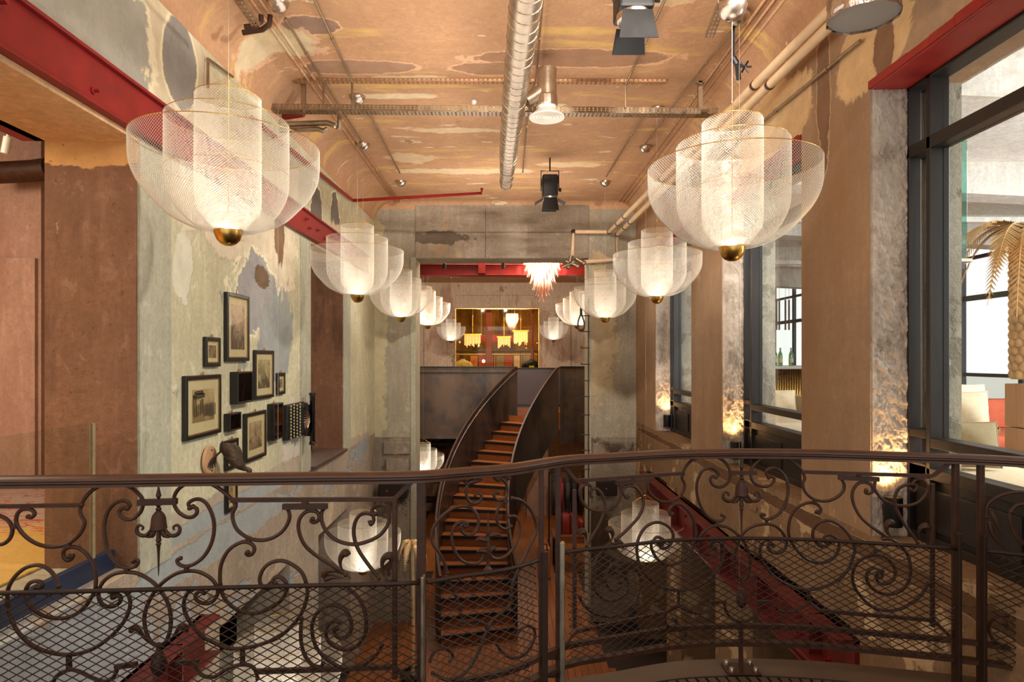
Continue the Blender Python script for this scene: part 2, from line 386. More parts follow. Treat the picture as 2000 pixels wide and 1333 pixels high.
M['wall_right'] = plaster('right_wall_plaster', (180,149,118),
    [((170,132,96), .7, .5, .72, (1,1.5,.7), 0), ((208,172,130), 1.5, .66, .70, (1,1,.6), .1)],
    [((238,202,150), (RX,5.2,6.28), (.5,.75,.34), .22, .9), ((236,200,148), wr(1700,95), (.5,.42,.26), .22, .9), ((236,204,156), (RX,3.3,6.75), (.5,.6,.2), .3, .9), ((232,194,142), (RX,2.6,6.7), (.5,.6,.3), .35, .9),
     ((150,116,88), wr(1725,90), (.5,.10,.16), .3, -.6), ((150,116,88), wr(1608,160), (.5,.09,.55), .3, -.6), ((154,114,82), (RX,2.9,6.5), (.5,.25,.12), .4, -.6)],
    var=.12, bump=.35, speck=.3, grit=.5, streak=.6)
M['wall_right_low'] = plaster('right_low_plaster', (158,128,96), [((150,120,86), .9, .52, .66, (1,1,.5), 0), ((212,184,146), 2.0, .58, .61, (1,1,1), .5), ((110,88,66), 2.8, .64, .665, (1,1,1), -.9)], [((120,92,66), (RX,5.0,3.25), (.5,6,.05), .35, -.8)], var=.16, bump=.5)
M['rough'] = plaster('hacked_plaster', (200,184,166), [((164,148,130), 6.0, .56, .66, (1,1,.6), -.6), ((226,210,192), 2.0, .58, .64, (1,1,1), .5)], var=.2, bump=.6, speck=.7)
M['stone_grey'] = plaster('grey_green_stone', (200,194,176), [((160,156,138), 6.0, .52, .6, (1,1,1), -.6)], var=.14, bump=.5, speck=.8)
M['dark'] = simple('unlit_interior', (46,34,26), .9, 0, .2, 2)  # shade of unlit rooms put into the base colour
M['blue'] = simple('navy_paint', (30,42,66), .45, 0, .18, 5, .04)

# ---- left wall: structure with openings (upper band, piers, lower wall)
w = MB()
YB = -3.5
w.box(-2.74, LX, YB, 10.65, 6.0, 7.0)                    # band over the steel beam
w.box(-2.74, LX, 3.82, 7.14, 3.15, 6.0)                  # picture pier
w.box(-2.74, LX, 8.6, 10.65, 3.15, 6.0)
struct('wall_left', w, M['wall_left'])
w = MB()
w.box(-2.74, LX, YB, 4.9, 0, 3.02); w.box(-2.74, LX, 6.49, 7.47, 0, 3.02); w.box(-2.74, LX, 9.0, 10.65, 0, 3.02)
w.box(-2.74, LX, 4.9, 6.49, 2.33, 3.02); w.box(-2.74, LX, 7.47, 9.0, 2.33, 3.02)
w.box(-2.74, LX, YB, 10.65, 3.02, 3.15)
struct('wall_left_lower', w, M['wall_low']); bpy.data.objects['wall_left_lower'].name = 'wall_left_lower'
w = MB(); w.box(-6.5, -6.4, 4, 10, 0, 3.0); w.box(-6.4, -2.74, 4.5, 4.6, 0, 3.0); w.box(-6.4, -2.74, 9.4, 9.5, 0, 3.0); w.box(-6.4, -2.74, 4.5, 9.5, 2.9, 3.0)
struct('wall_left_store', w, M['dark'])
# smooth rendered strips at both ends of the picture pier, proud of the plaster
w = MB(); w.box(LX-.01, LX+.014, 3.815, 4.17, 3.1, 5.7); w.box(LX-.01, LX+.012, 6.80, 7.145, 3.15, 5.7)
w.box(LX-.01, LX+.014, 8.595, 8.95, 3.15, 5.7)
struct('trim_1', w, M['pier_green'])
# brown jamb faces of the two openings (face the camera)
w = MB(); w.box(-2.745, LX-.002, 3.80, 3.83, 3.15, 5.7); w.box(-2.745, LX-.002, 8.585, 8.61, 3.15, 5.7)
struct('trim_2', w, M['jamb_brown'])
w = MB(); w.box(-2.74, LX+.004, YB, 3.82, 5.69, 5.74); w.box(-2.74, LX+.004, 7.14, 8.6, 5.69, 5.74); w.box(-2.74, -2.3, YB, 8.6, 5.74, 6.0)
struct('trim_3', w, M['soffit'])
# sill of the second left opening: dark oak board with an upstand
o = MB().bbox(-2.62, LX+.06, 7.14, 8.6, 3.15, 3.19, .006).build('window_sill', wood('sill_oak', (70,52,42), (104,80,64), .5, 'Y', obj=False)); tag(o, 'dark oak sill board in the second opening of the left wall', 'sill')
o = MB().bbox(-2.62, -2.57, 7.16, 8.45, 3.19, 3.32, .004).build('kick_board', M['black']); tag(o, 'low black kick board standing on the dark oak sill', 'board')

# ---- ceiling with coves
c = MB(); c.box(LX, RX, YB, 10.65, 7.0, 7.2)
R = .34
def cove(x0, s):
    def fn(u, v):
        a = u*math.pi/2; y = YB + v*(10.65-YB)
        return (x0 + s*R*(1-math.cos(a)), y, 7.0-R + R*math.sin(a))
    return fn
c.grid(cove(LX+.001, 1), 10, 60); c.grid(cove(RX-.001, -1), 10, 60)
def cove2(u, v):
    a = u*math.pi/2; x = LX + v*(RX-LX); r = .12
    return (x, 10.65 - r*(1-math.cos(a)), 7.0-r + r*math.sin(a))
c.grid(cove2, 6, 30)
struct('ceiling', c, M['ceil'], smooth='auto')
# long mouldings on the ceiling beside both walls
for i, (x, zz) in enumerate(((1.86,6.985),(1.92,6.975),(1.98,6.96),(-1.78,6.985),(-1.84,6.98))):
    b = MB().tube([(x, .5, zz), (x, 10.55, zz)], .013, 6); struct('trim_%d' % (10+i), b, M['ceil'], smooth=True)

# ---- end wall with the tall opening
w = MB(); w.box(LX, -1.525, 10.65, 11.15, 3.08, 7.0); w.box(1.363, RX, 10.65, 11.15, 3.08, 7.0)
struct('wall_end', w, M['concrete_end'])
w = MB(); w.box(-1.525, 1.363, 10.65, 11.15, 6.06, 7.0)
for z0, z1, x0, x1 in ((6.50,7.0,-1.52,-.36),(6.50,7.0,-.35,1.36),(6.062,6.49,-1.52,-.36),(6.062,6.49,-.35,1.36)):
    w.bbox(x0, x1, 10.628, 10.66, z0+.004, z1-.004, .006)
struct('wall_end_lintel', w, M['concrete'])
w = MB(); w.box(LX, -1.525, 10.66, 11.15, 0, 3.08); w.box(1.363, RX, 10.66, 11.15, 0, 3.08)
w.bbox(-2.05, -1.6, 10.6, 10.7, 2.80, 3.02, .02); w.bbox(-2.0, -1.62, 10.58, 10.7, 2.46, 2.74, .012); w.bbox(1.42, 2.1, 10.62, 10.7, 2.75, 3.0, .02)
struct('wall_end_lower', w, M['rubble'])
w = MB(); w.bbox(-1.60, -1.515, 10.63, 11.16, 0, 6.08, .006); w.bbox(1.355, 1.40, 10.635, 11.16, 0, 6.08, .006)
struct('trim_4', w, M['pier_green'])

# ---- right wall
w = MB()
w.box(RX, 2.67, YB, 10.65, 6.02, 7.0)
w.box(RX, 2.67, 3.79, 4.67, 3.35, 6.02); w.box(RX, 2.67, 6.4, 7.46, 3.35, 6.02); w.box(RX, 2.67, 9.27, 10.65, 3.35, 6.02)
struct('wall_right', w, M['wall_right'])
w = MB(); w.box(RX, 2.67, YB, 10.65, 2.72, 3.35)
for a, b in ((YB,4.0),(5.6,6.6),(7.9,8.6),(10.0,10.65)): w.box(RX, 2.67, a, b, 0, 2.72)
struct('wall_right_lower', w, M['wall_right_low'])
w = MB(); w.box(2.66, 2.7, 3.9, 10.1, 0, 2.72); struct('wall_right_recess', w, simple('recess_panel', (92,84,66), .7, 0, .2, 3))
# hacked, rough jambs (really uneven) that the up-lights graze
def jamb(d, name):
    b = MB()
    def fn(u, v):
        x = RX+.005 + u*.245; z = 3.35 + v*2.66
        q = Vector((x*24, d*3.1, z*19+x*9)); n = mnoise.noise(q) + .7*mnoise.noise(q*2.3) + .5*mnoise.noise(q*4.7)
        e = min(1, u*7)*min(1, (1-u)*9)
        return (x, d-.012 - .011*max(-.5, n)*e - .004, z)
    b.grid(fn, 44, 330)
    b.box(RX+.004, RX+.255, d-.006, d+.01, 3.35, 6.02)
    struct(name, b, M['rough'], smooth=True)
for i, d in enumerate((3.79, 6.4, 9.27)): jamb(d, 'trim_%d' % (5+i))
w = MB()
for d in (3.79, 6.4, 9.27): w.box(2.47, 2.672, d-.03, d+.01, 3.36, 6.02)
struct('trim_8', w, M['stone_grey'])
# red lintels over the right openings
for i, (a, b_, lab) in enumerate(((YB,3.79,'nearest, above the big window'),(4.67,6.4,'above the second window'),(7.46,9.27,'above the third window'))):
    b = MB(); b.bbox(RX+.006, 2.36, a, b_, 5.985, 6.03, .008)
    n = 40
    for k in range(n):
        y0 = a+(b_-a)*k/n; y1 = a+(b_-a)*(k+1)/n; h = .012+.028*abs(mnoise.noise(Vector((k*.7,i,0))))
        b.box(RX-.010, RX+.01, y0, y1+.002, 5.992, 6.02+h)
    tag(b.build('steel_lintel', M['redlight']), 'red painted steel lintel of the right wall, ' + lab, 'lintel', None)

# ---- floors
w = MB(); w.box(-6.5, 6.5, -1.0, 24, -.25, -.022); fl = struct('floor', w, M['dark'])
pm = MB().bbox(-.0475, .0475, -.6, .6, -.022, 0, .002).mesh('plank', M['plank'])
rnd = random.Random(3)
x = -2.15; k = 0
while x < 2.15:
    y = 8.0 - rnd.random()*1.2
    while y < 17.2 and k < 298:
        inst(pm, 'plank', fl, (x, y+.6, 0)); y += 1.203 if y < 11.4 else 1.203; k += 1
        if y > 11.2 + 1.4 and abs(x) > 1.5: break
    x += .0985 if k < 9999 else 9
w = MB(); w.box(-2.2, 2.2, 13.2, 24, -.02, -.001); struct('floor_rear', w, M['plank'])
w = MB(); w.box(-7, -2.74, YB, 6.2, 2.95, 3.15); struct('floor_gallery', w, M['concrete'])

# ---- gallery beyond the left opening
w = MB(); w.box(-7.1, -4.46, 6.2, 7.1, 3.15, 6.9); w.box(-4.46,-2.74,6.9,7.1,3.15,6.9); w.box(-4.86, -4.44, 6.1, 6.3, 3.15, 6.9); struct('wall_gallery', w, M['jamb_pink'])
w = MB(); w.box(-4.82, -4.47, 6.06, 6.12, 3.15, 5.35); struct('trim_15', w, M['jamb_pink'])
w = MB(); w.box(-7.1, -7.0, YB, 7, 3.15, 6.9); struct('wall_gallery_far', w, plaster('orange_lit_wall', (222,160,104), var=.1))  # orange light on this wall put into its plaster colour
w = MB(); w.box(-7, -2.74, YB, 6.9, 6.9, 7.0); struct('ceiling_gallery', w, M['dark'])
w = MB(); w.box(-2.82, -2.70, YB, 3.83, 5.70, 5.94); w.box(-2.9,-2.70,YB,3.83,5.70,5.72)
tag(w.build('steel_beam', M['red']), 'narrow dark red steel edge behind the beige soffit at top left', 'beam')
# carpet: yellow turning mauve with red threads
t = NT('gallery_carpet'); sp = t.n('ShaderNodeSeparateXYZ'); t.put(sp.inputs[0], t.position())
yv = t.m('ADD', sp.outputs[1], t.m('MULTIPLY', t.m('SUBTRACT', t.noise(1.2, 4), .5), .7))
col = t.mix(t.mr(yv, 4.55, 5.0), lin((206,160,84)), lin((176,152,144)))
vein = t.m('ABSOLUTE', t.m('SUBTRACT', t.noise(2.6, 3, t.stretch(t.position(), (.8,2.6,1)), .6, 1.5), .5))
msk = t.m('MULTIPLY', t.mr(vein, .012, .03, 1, 0), t.mr(yv, 4.35, 4.6))
col = t.mix(t.mr(t.noise(40, 3, t.stretch(t.position(), (1,4,1))), .35, .7, 0, .5), col, lin((150,112,60))); col = t.mix(msk, col, lin((176,40,44))); t.put(t.b.inputs['Base Color'], col); t.b.inputs['Roughness'].default_value = .95
t.bump(t.noise(120, 2), .4, .01); M['carpet'] = t.mat
w = MB().bbox(-6.9, -2.76, -1.0, 6.05, 3.152, 3.165, .004); tag(w.build('carpet', M['carpet']), 'yellow and mauve carpet with red thread pattern beyond the left opening', 'carpet')
# navy upstand and glass screen of the gallery edge
w = MB().bbox(-2.37, -2.33, YB, 3.8, 3.13, 3.265, .004); struct('trim_16', w, M['blue'])
g = thing('glass_balustrade', 'frameless clear glass balustrade standing on the navy kerb of the left opening', 'balustrade', (-2.35, 1.0, 3.26))
MB().box(-2.357, -2.343, YB, 3.62, 3.265, 4.035).build('glass_panel', M['panegreen'], g)
MB().box(-2.36, -2.34, 3.62, 3.64, 3.265, 4.03).build('edge_post', simple('glass_edge', (150,132,100), .3), g)
MB().box(-2.352, -2.348, 3.645, 3.79, 3.265, 3.9).build('glass_panel', M['panegreen'], g)
w = MB().tube([P(-5,338,5.9), P(66,334,5.9), P(95,330,5.9)], .10, 12); tag(w.build('air_duct', M['iron'], smooth='auto'), 'dull dark brown duct crossing under the gallery ceiling at far left', 'duct')
w = MB(); w.tube([P(15,268,5.0), P(9,300,5.0)], .028, 10); w.tube([P(15,268,5.0), P(18,235,5.0)], .01, 6); tag(w.build('track_spot', M['white'], smooth='auto'), 'small white track spot under the dark gallery ceiling', 'spotlight')

# ---- steel I-beam along the left wall
def ibeam(b, x, y0, y1, z0, z1, fl=.11, t=.02):
    b.bbox(x-.06, x+fl, y0, y1, z0, z0+t, .004); b.bbox(x-.06, x+fl, y0, y1, z1-t, z1, .004); b.box(x-.06, x+.03, y0, y1, z0+t, z1-t)
be = thing('steel_beam', 'long dark red steel I-beam with bolts on the left wall', 'beam', (LX, 2.0, 5.7))
b = MB(); ibeam(b, LX, YB, 10.0, 5.72, 6.0, .06); b.build('beam_body', M['red'], be)
bo = MB().lathe([(.001,0),(.035,0),(.035,.012),(.016,.012),(.016,.04),(.001,.04)], (0,0,0), 10, 'X').mesh('bolt', M['red'], smooth=False)
for (y, z) in ((2.63,5.82),(2.72,5.92),(3.35,5.80),(4.9,5.86),(6.9,5.9),(7.0,5.82),(7.3,5.86),(7.6,5.82),(7.9,5.9)):
    inst(bo, 'bolt', be, (.03, y-2.0, z-5.7), scale=(1,.55,.55) if y > 3 else (1.2,.9,.9))
for (side, lab, y0, y1) in ((1, 'dark red bolted steel beam low on the right wall', 3.9, 9.7), (-1, 'dark red bolted steel beam low on the left wall', YB, 4.6)):
    x = RX if side > 0 else LX
    be = thing('steel_beam', lab, 'beam', (x, y0, 2.4))
    b = MB(); z0, z1 = (2.33, 2.68) if side > 0 else (2.28, 2.56)
    s_ = -side
    b.bbox(x, x+s_*.14, y0, y1, z0, z0+.022, .004); b.bbox(x, x+s_*.14, y0, y1, z1-.022, z1, .004); b.box(x, x+s_*.03, y0, y1, z0, z1)
    for k in range(int((y1-y0)/.9)): b.box(x, x+s_*.12, y0+.4+k*.9, y0+.415+k*.9, z0, z1)
    b.build('beam_body', M['redold'], be)
    for k in range(14):
        y = y0+.3+k*.42
        for dz in (.09, .2, .28): inst(bo, 'bolt', be, (s_*.03, y-y0, z0-2.4+dz), (0,0,0 if side < 0 else math.pi), (.9,.5,.5))
be = thing('steel_bracket', 'red steel haunch bracket with rounded end below the right window', 'bracket', (RX, 3.5, 1.9))
b = MB(); pl = [(RX-.003, y, z) for y, z in ((2.9,2.40),(4.6,2.40),(4.6,2.02),(3.5,2.02),(3.15,2.10),(2.95,2.22))]
b.prism(pl, (-.05,0,0)); b.bbox(RX-.16, RX-.003, 2.9, 4.6, 2.38, 2.41, .004); b.build('haunch_plate', M['redold'], be)
for y in (3.3,3.7,4.1,4.5):
    for z in (2.15,2.3): inst(bo, 'bolt', be, (-.07, y-3.5, z-1.9), (0,0,math.pi), (1,.6,.6))

# ---- far room beyond the tall opening
w = MB(); w.box(-3.2, -3.0, 11.15, 22.2, 0, 7.0); struct('wall_far_left', w, M['concrete_end'])
w = MB(); w.box(2.75, 2.95, 11.15, 22.2, 0, 7.0); w.box(2.15, 2.75, 10.9, 11.15, 0, 7.0); w.box(-3.2,-2.2,10.9,11.15,0,7.0); struct('wall_far_right', w, M['concrete_end'])
w = MB(); w.box(-3.2, 2.95, 11.15, 22.2, 7.0, 7.2); struct('ceiling_far', w, M['ceil'])
w = MB(); w.box(-3.0, -1.78, 22, 22.3, 3.15, 7); w.box(1.11, 2.75, 22, 22.3, 3.15, 7); w.box(-1.78, 1.11, 22, 22.3, 6.12, 7)
for x0, x1, z0, z1 in ((-1.78,-.25,6.56,6.98),(-.24,1.10,6.56,6.98),(-1.78,-.25,6.13,6.55),(-.24,1.10,6.13,6.55)): w.bbox(x0,x1,21.97,22.0,z0,z1,.01)
w.bbox(-2.85,-2.05,21.9,22.0,3.15,5.9,.03); w.bbox(1.2,2.2,21.9,22.0,3.15,6.0,.03)
M['far_wall'] = plaster('far_room_plaster', (206,178,150), [((178,140,116), .9, .55, .62, (1.4,1,.5), -.3), ((150,128,104), 1.8, .64, .67, (1,1,1), -.4)], var=.1, bump=.3)
struct('wall_far_end', w, M['far_wall'])
w = MB(); w.box(-3.0, 2.75, 14.70, 27.5, 2.75, 3.15); struct('floor_far', w, M['tread'])
w = MB(); w.box(-3.0, 2.75, 18.4, 18.6, 0, 2.75); struct('wall_shop_end', w, plaster('shop_wall', (150,112,84), [((110,82,62), .8, .55, .65, (1,1,.5), 0)], var=.15))
b = MB(); ibeam(b, 0, -3.0, 2.75, 0, .22, .1); 
be = thing('steel_beam', 'dark red cross beam under the far room ceiling behind the opening', 'beam', (0, 12.6, 5.98))
b = MB(); b.bbox(-3, 2.75, 12.5, 12.7, 6.02, 6.04, .004); b.bbox(-3, 2.75, 12.5, 12.7, 6.22, 6.24, .004); b.box(-3, 2.75, 12.58, 12.62, 6.02, 6.24); b.build('beam_body', M['red'], be)
MB().bbox(-.56, -.42, 12.46, 12.6, 6.05, 6.30, .004).build('splice_plate', M['red'], be)
w = MB(); w.box(-3, 2.75, 11.9, 22.0, 6.40, 6.45) if False else None
for i, (px, py) in enumerate(((868,520),(983,519))):
    p = P(px, py, 12.0); b = MB().lathe([(.03,.0),(.036,.01),(.036,.11),(.02,.115)], (p.x,p.y,p.z-.06), 12)
    b.tube([(p.x,p.y,p.z+.05),(p.x,p.y,6.4)], .008, 6); b.tube([(p.x,p.y,6.4),(p.x,p.y,7.0)], .008, 6)
    tag(b.build('ceiling_spot', M['black'], smooth='auto'), ('left' if i == 0 else 'right')+' one of two small black cylinder spots above the tall opening', 'spotlight')

# display room behind the glazed screen (amber lit)
M['amber'] = plaster('amber_lit_wall', (150,108,40), [((84,58,24), .8, .5, .66, (1.5,1,.4), 0)], var=.2)  # yellow light of the room put into the wall colour
w = MB(); w.box(-3.0, 2.6, 26.9, 27.1, 3.15, 7.0); w.box(-3.1, -3.0, 22.3, 27, 3.15, 7); w.box(2.6, 2.7, 22.3, 27, 3.15, 7); struct('wall_display', w, M['amber'])
w = MB(); w.box(-3.0, 2.6, 22.3, 27, 7.0, 7.1); struct('ceiling_display', w, M['concrete'])
g = thing('glazed_screen', 'tall frameless glazed screen in gold trim at the far end', 'screen', (-.33, 22.05, 3.15))
for x0, x1 in ((-1.75,-.94),(-.93,.14),(.15,.92),(.93,1.08)):
    MB().box(x0, x1, 22.04, 22.055, 3.16, 6.10).build('glass_panel', clearglass('screen_glass', (1,.92,.72), .03) if x0 < -1.7 else bpy.data.materials['screen_glass'], g)
MB().box(-1.775,-1.755,22.02,22.08,3.152,6.115).box(1.085,1.105,22.02,22.08,3.152,6.115).box(-1.775,1.105,22.02,22.08,6.10,6.115).build('gold_trim', M['brass'], g)
# ================================================================= woven wire pendant lamps
PROF = {'outer': [(.07,0),(.13,.004),(.20,.028),(.28,.07),(.35,.140),(.405,.205),(.437,.270),(.450,.33),(.452,.445)],
        'middle': [(.065,.004),(.12,.010),(.17,.032),(.215,.072),(.255,.122),(.287,.195),(.297,.28),(.297,.565)],
        'inner': [(.05,.006),(.085,.020),(.115,.05),(.147,.10),(.16,.155),(.16,.69)]}
def resample(pr, n):
    p = [Vector((r, 0, z)) for r, z in pr]; q = catmull(p, 10)
    L = [0]
    for a, b in zip(q, q[1:]): L.append(L[-1]+(b-a).length)
    out = []
    j = 0
    for i in range(n+1):
        s = L[-1]*i/n
        while j < len(L)-2 and L[j+1] < s: j += 1
        f = (s-L[j])/max(1e-9, L[j+1]-L[j]); v = q[j].lerp(q[j+1], min(1,max(0,f))); out.append((v.x, v.z, s))
    return out
def woven(name, key, N, seg, wr=.00075):
    pr = resample(PROF[key], seg); th = [0.0]
    for i in range(seg):
        r = (pr[i][0]+pr[i+1][0])/2; th.append(th[-1] + (pr[i+1][2]-pr[i][2])*1.12/max(r, PROF[key][-1][0]*.62))
    vs = []; fs = []
    for sgn in (1, -1):
        for k in range(N):
            b = len(vs)
            for i in range(seg+1):
                a = 2*math.pi*k/N + sgn*th[i]; r, z = pr[i][0], pr[i][1]
                ca, sa = math.cos(a), math.sin(a); off = wr*.7*sgn
                for q in range(3):
                    an = 2*math.pi*q/3
                    dr = wr*math.cos(an)+off; dt = wr*math.sin(an)
                    vs.append(((r+dr)*ca - dt*sa, (r+dr)*sa + dt*ca, z))
            for i in range(seg):
                for q in range(3):
                    q2 = (q+1) % 3; fs.append((b+i*3+q, b+i*3+q2, b+(i+1)*3+q2, b+(i+1)*3+q))
    me = bpy.data.meshes.new(name); me.from_pydata(vs, [], fs); me.materials.append(M['wire']); me.update(); return me
W_IN, W_MID, W_OUT = woven('inner_shade','inner',62,20), woven('middle_shade','middle',112,24), woven('outer_shade','outer',158,26)
def ring(r, z, w, m): return MB().tube([(r*math.cos(2*math.pi*k/72), r*math.sin(2*math.pi*k/72), z) for k in range(72)], w, 5, closed=True).mesh('rim', m, smooth=True)
R_IN, R_MID, R_OUT = ring(.16,.69,.0022,M['rim']), ring(.297,.565,.0022,M['rim']), ring(.452,.445,.0024,M['rim'])
R_IN2, R_MID2 = ring(.16,.36,.0012,M['rim']), ring(.297,.30,.0012,M['rim'])
CUP = MB().lathe([(.001,-.075),(.02,-.073),(.04,-.063),(.056,-.045),(.067,-.02),(.070,.002),(.066,.004),(.045,.004),(.001,.004)], n=28).mesh('brass_cup', M['brass'], smooth='auto')
LED = MB().lathe([(.001,.012),(.022,.012),(.026,.008),(.026,.004)], n=16).mesh('led_disc', M['led'])
def star():
    b = MB(); top = (0,0,.79)
    for k in range(3):
        a = 2*math.pi*k/3+.4; b.tube([(.16*math.cos(a), .16*math.sin(a), .69), top], .0011, 4)
    b.tube([(0,0,.79),(0,0,.80)], .005, 8); b.tube([(0,0,.01),(0,0,.79)], .0022, 6); return b.mesh('suspension', M['rim'])
STAR = star()
CAN = MB().lathe([(.001,-.085),(.03,-.08),(.055,-.062),(.072,-.035),(.080,-.005),(.076,.006),(.001,.006)], n=24).mesh('canopy', M['chrome'], smooth='auto')
def pendant(label, x, y, zball, ztop, canopy=True, wmul=1.0, cab=.0012):
    t = thing('pendant_lamp', label, 'pendant lamp', (x, y, zball), 'woven mesh pendant lamps of the hall')
    for me, nm in ((W_OUT,'outer_shade'),(W_MID,'middle_shade'),(W_IN,'inner_shade')):
        o = inst(me, nm, t, rot=(0,0,x*3+y)); o['kind'] = 'stuff'
    for me in (R_IN, R_MID, R_OUT, R_IN2, R_MID2): inst(me, 'rim', t)
    inst(CUP, 'brass_cup', t); inst(LED, 'led_disc', t); inst(STAR, 'suspension', t)
    MB().tube([(x,y,zball+.795),(x,y,ztop)], cab, 6).build('cable', M['cable'], t)
    if canopy: inst(CAN, 'canopy', t, (0,0,ztop-zball+.02))
    l = light('POINT', 'led', (x, y, zball+.05), LED_W*wmul, LEDC, .028); l.parent = t; l.location = (0,0,.055)
    return t
def pend_px(label, px, py, d, ztop, **kw):
    p = P(px, py, d); return pendant(label, p.x, p.y, p.z, ztop, **kw)
ZC = 6.985
pend_px('large mesh pendant nearest on the left, before the red wall beam', 446, 452, 3.3, 6.42)
pend_px('large mesh pendant nearest on the right, before the beige window pier', 1430, 484, 3.5, 6.31)
pend_px('second mesh pendant of the upper left row, next after the nearest', 698, 577, 6.35, ZC)
pend_px('second mesh pendant of the upper right row, next after the nearest', 1283, 580, 6.65, ZC)
pend_px('third mesh pendant of the upper left row, before the opening edge', 783, 620, 9.4, ZC)
pend_px('third mesh pendant of the upper right row, before the end pier', 1182, 621, 9.4, ZC)
pend_px('fourth mesh pendant of the upper left row, just inside the far room', 835, 636, 12.9, ZC)
pend_px('fourth mesh pendant of the upper right row, half hidden by the opening edge', 1128, 636, 13.2, ZC)
pend_px('farthest small mesh pendant left of the amber screen', 881, 666, 20.2, ZC)
pend_px('farthest small mesh pendant right of the amber screen', 1081, 664, 19.6, ZC)
pend_px('low mesh pendant seen through the railing beside the gold palm frond', 709, 1112, 7.75, ZC, wmul=.45)
pend_px('low mesh pendant seen through the right railing before the red beam', 1261, 1093, 7.85, ZC, wmul=.45)
p = PZ(543, 15, ZC-.03); pendant('lowest mesh pendant seen from above through the left railing mesh', p.x, p.y, EZ-2.62, ZC, wmul=.5)
p = P(831, 922, 14.3) ; pendant('low mesh pendant beside the dark shoe shelf below the landing', p.x, 13.9, p.z, 6.99, canopy=False)
# canopy whose lamp hangs below the picture
for (px, py, lab) in ((1444, 30, 'polished canopy on the ceiling behind the nearest right pendant cable'),):
    p = PZ(px, py, ZC-.01); o = thing('ceiling_canopy', lab, 'canopy', (p.x, p.y, ZC)); inst(CAN, 'canopy_shell', o)
    MB().tube([(p.x,p.y,ZC-.08),(p.x,p.y,1.3)], .0016, 6).build('cable', M['cable'], o)
    b = MB().ball((p.x,p.y,1.3), .02, 8); b.build('cable_weight', M['brass'], o)

# ---- pink glass chandelier
t = NT('pink_glass'); t.t.nodes.remove(t.b)
d1 = t.n('ShaderNodeBsdfTranslucent'); d1.inputs[0].default_value = (1.0,.78,.66,1)
d2 = t.n('ShaderNodeBsdfTransparent'); d2.inputs[0].default_value = (1.0,.86,.80,1)
mx = t.n('ShaderNodeMixShader'); mx.inputs[0].default_value = .45
t.t.links.new(d1.outputs[0], mx.inputs[1]); t.t.links.new(d2.outputs[0], mx.inputs[2]); t.t.links.new(mx.outputs[0], t.t.nodes['Material Output'].inputs[0])
M['pink'] = t.mat
pet = MB().tube(catmull([(0,0,.22),(.006,0,.12),(.014,0,.03),(.036,0,-.05),(.062,0,-.085)], 3), [.012,.016,.018,.020,.021,.021,.021,.020,.018,.015,.011,.007,.002], 6, up=(0,1,0), flat=.5).mesh('glass_leaf', M['pink'], smooth=True)
def chandelier(lab, c, s, hang):
    t = thing('glass_chandelier', lab, 'chandelier', c)
    for i, (r, z, n) in enumerate(((.315,.52,30),(.29,.40,28),(.25,.28,24),(.20,.16,20),(.145,.04,15),(.09,-.08,10),(.035,-.19,5))):
        for k in range(n):
            a = 2*math.pi*(k+.5*(i % 2))/n
            inst(pet, 'glass_leaf', t, (r*math.cos(a)*s, r*math.sin(a)*s, z*s), (0,0,a), (s,s,s))
    b = MB()
    for r, z in ((.29,.68),(.25,.54),(.20,.40),(.14,.26)): b.tube([(c[0]+r*s*math.cos(2*math.pi*k/24), c[1]+r*s*math.sin(2*math.pi*k/24), c[2]+z*s) for k in range(24)], .008*s, 5, closed=True)
    b.tube([(c[0],c[1],c[2]-.1*s),(c[0],c[1],hang)], .012*s, 8)
    for k in range(4):
        a = k*math.pi/2; b.tube([(c[0],c[1],c[2]+.68*s),(c[0]+.29*s*math.cos(a),c[1]+.29*s*math.sin(a),c[2]+.68*s)], .007*s, 5)
    b.build('brass_frame', M['brass'], t)
    for z in (.50,.22): 
        MB().ball((c[0],c[1],c[2]+z*s), .045*s, 10).build('bulb', emit('bulb', (255,214,160), 30) if 'bulb' not in bpy.data.materials else bpy.data.materials['bulb'], t)
        l = light('POINT', 'bulb_light', (0,0,0), 110*s*s, (1,.84,.66), .05); l.parent = t; l.location = (.0,.0,z*s+.07)
    return t
p = P(1060, 592, 12.2); chandelier('pink glass leaf chandelier hanging in the top of the tall opening', (p.x, p.y, p.z+.30), 1.0, 6.99)
p = P(1000, 648, 24.6); chandelier('small pink glass leaf chandelier standing in for a reflection in the amber screen', (p.x, p.y, p.z+.15), .72, 6.99)  # added second chandelier in place of a mirrored one

# ---- black up-lights on the hacked jambs
for i, (px, py, d, lab) in enumerate(((1744,971,3.70,'black cylinder wall light on the nearest hacked jamb'),(1437,863,6.30,'black cylinder wall light on the second hacked jamb'),(1303,811,9.17,'black cylinder wall light on the third hacked jamb'))):
    p = P(px, py, d); t = thing('wall_uplight', lab, 'wall light', (p.x, p.y, p.z-.17), None)
    MB().lathe([(.047,-.17),(.05,-.165),(.05,0),(.044,0),(.042,-.03),(.001,-.03)], (p.x,p.y,p.z), 24).build('housing', M['black'], t, smooth='auto')
    MB().box(p.x-.02, p.x+.02, p.y+.045, d+.11, p.z-.12, p.z-.06).build('wall_mount', M['black'], t)
    MB().lathe([(.001,-.026),(.036,-.026),(.036,-.029)], (p.x,p.y,p.z), 16).build('lens', emit('uplight_lens', (255,190,100), 14) if 'uplight_lens' not in bpy.data.materials else bpy.data.materials['uplight_lens'], t)
    l = light('SPOT', 'uplight', (p.x, p.y-.005, p.z+.004), 20, (1,.60,.26), .02, aim=(0,.06,1), angle=math.radians(110), blend=.9)
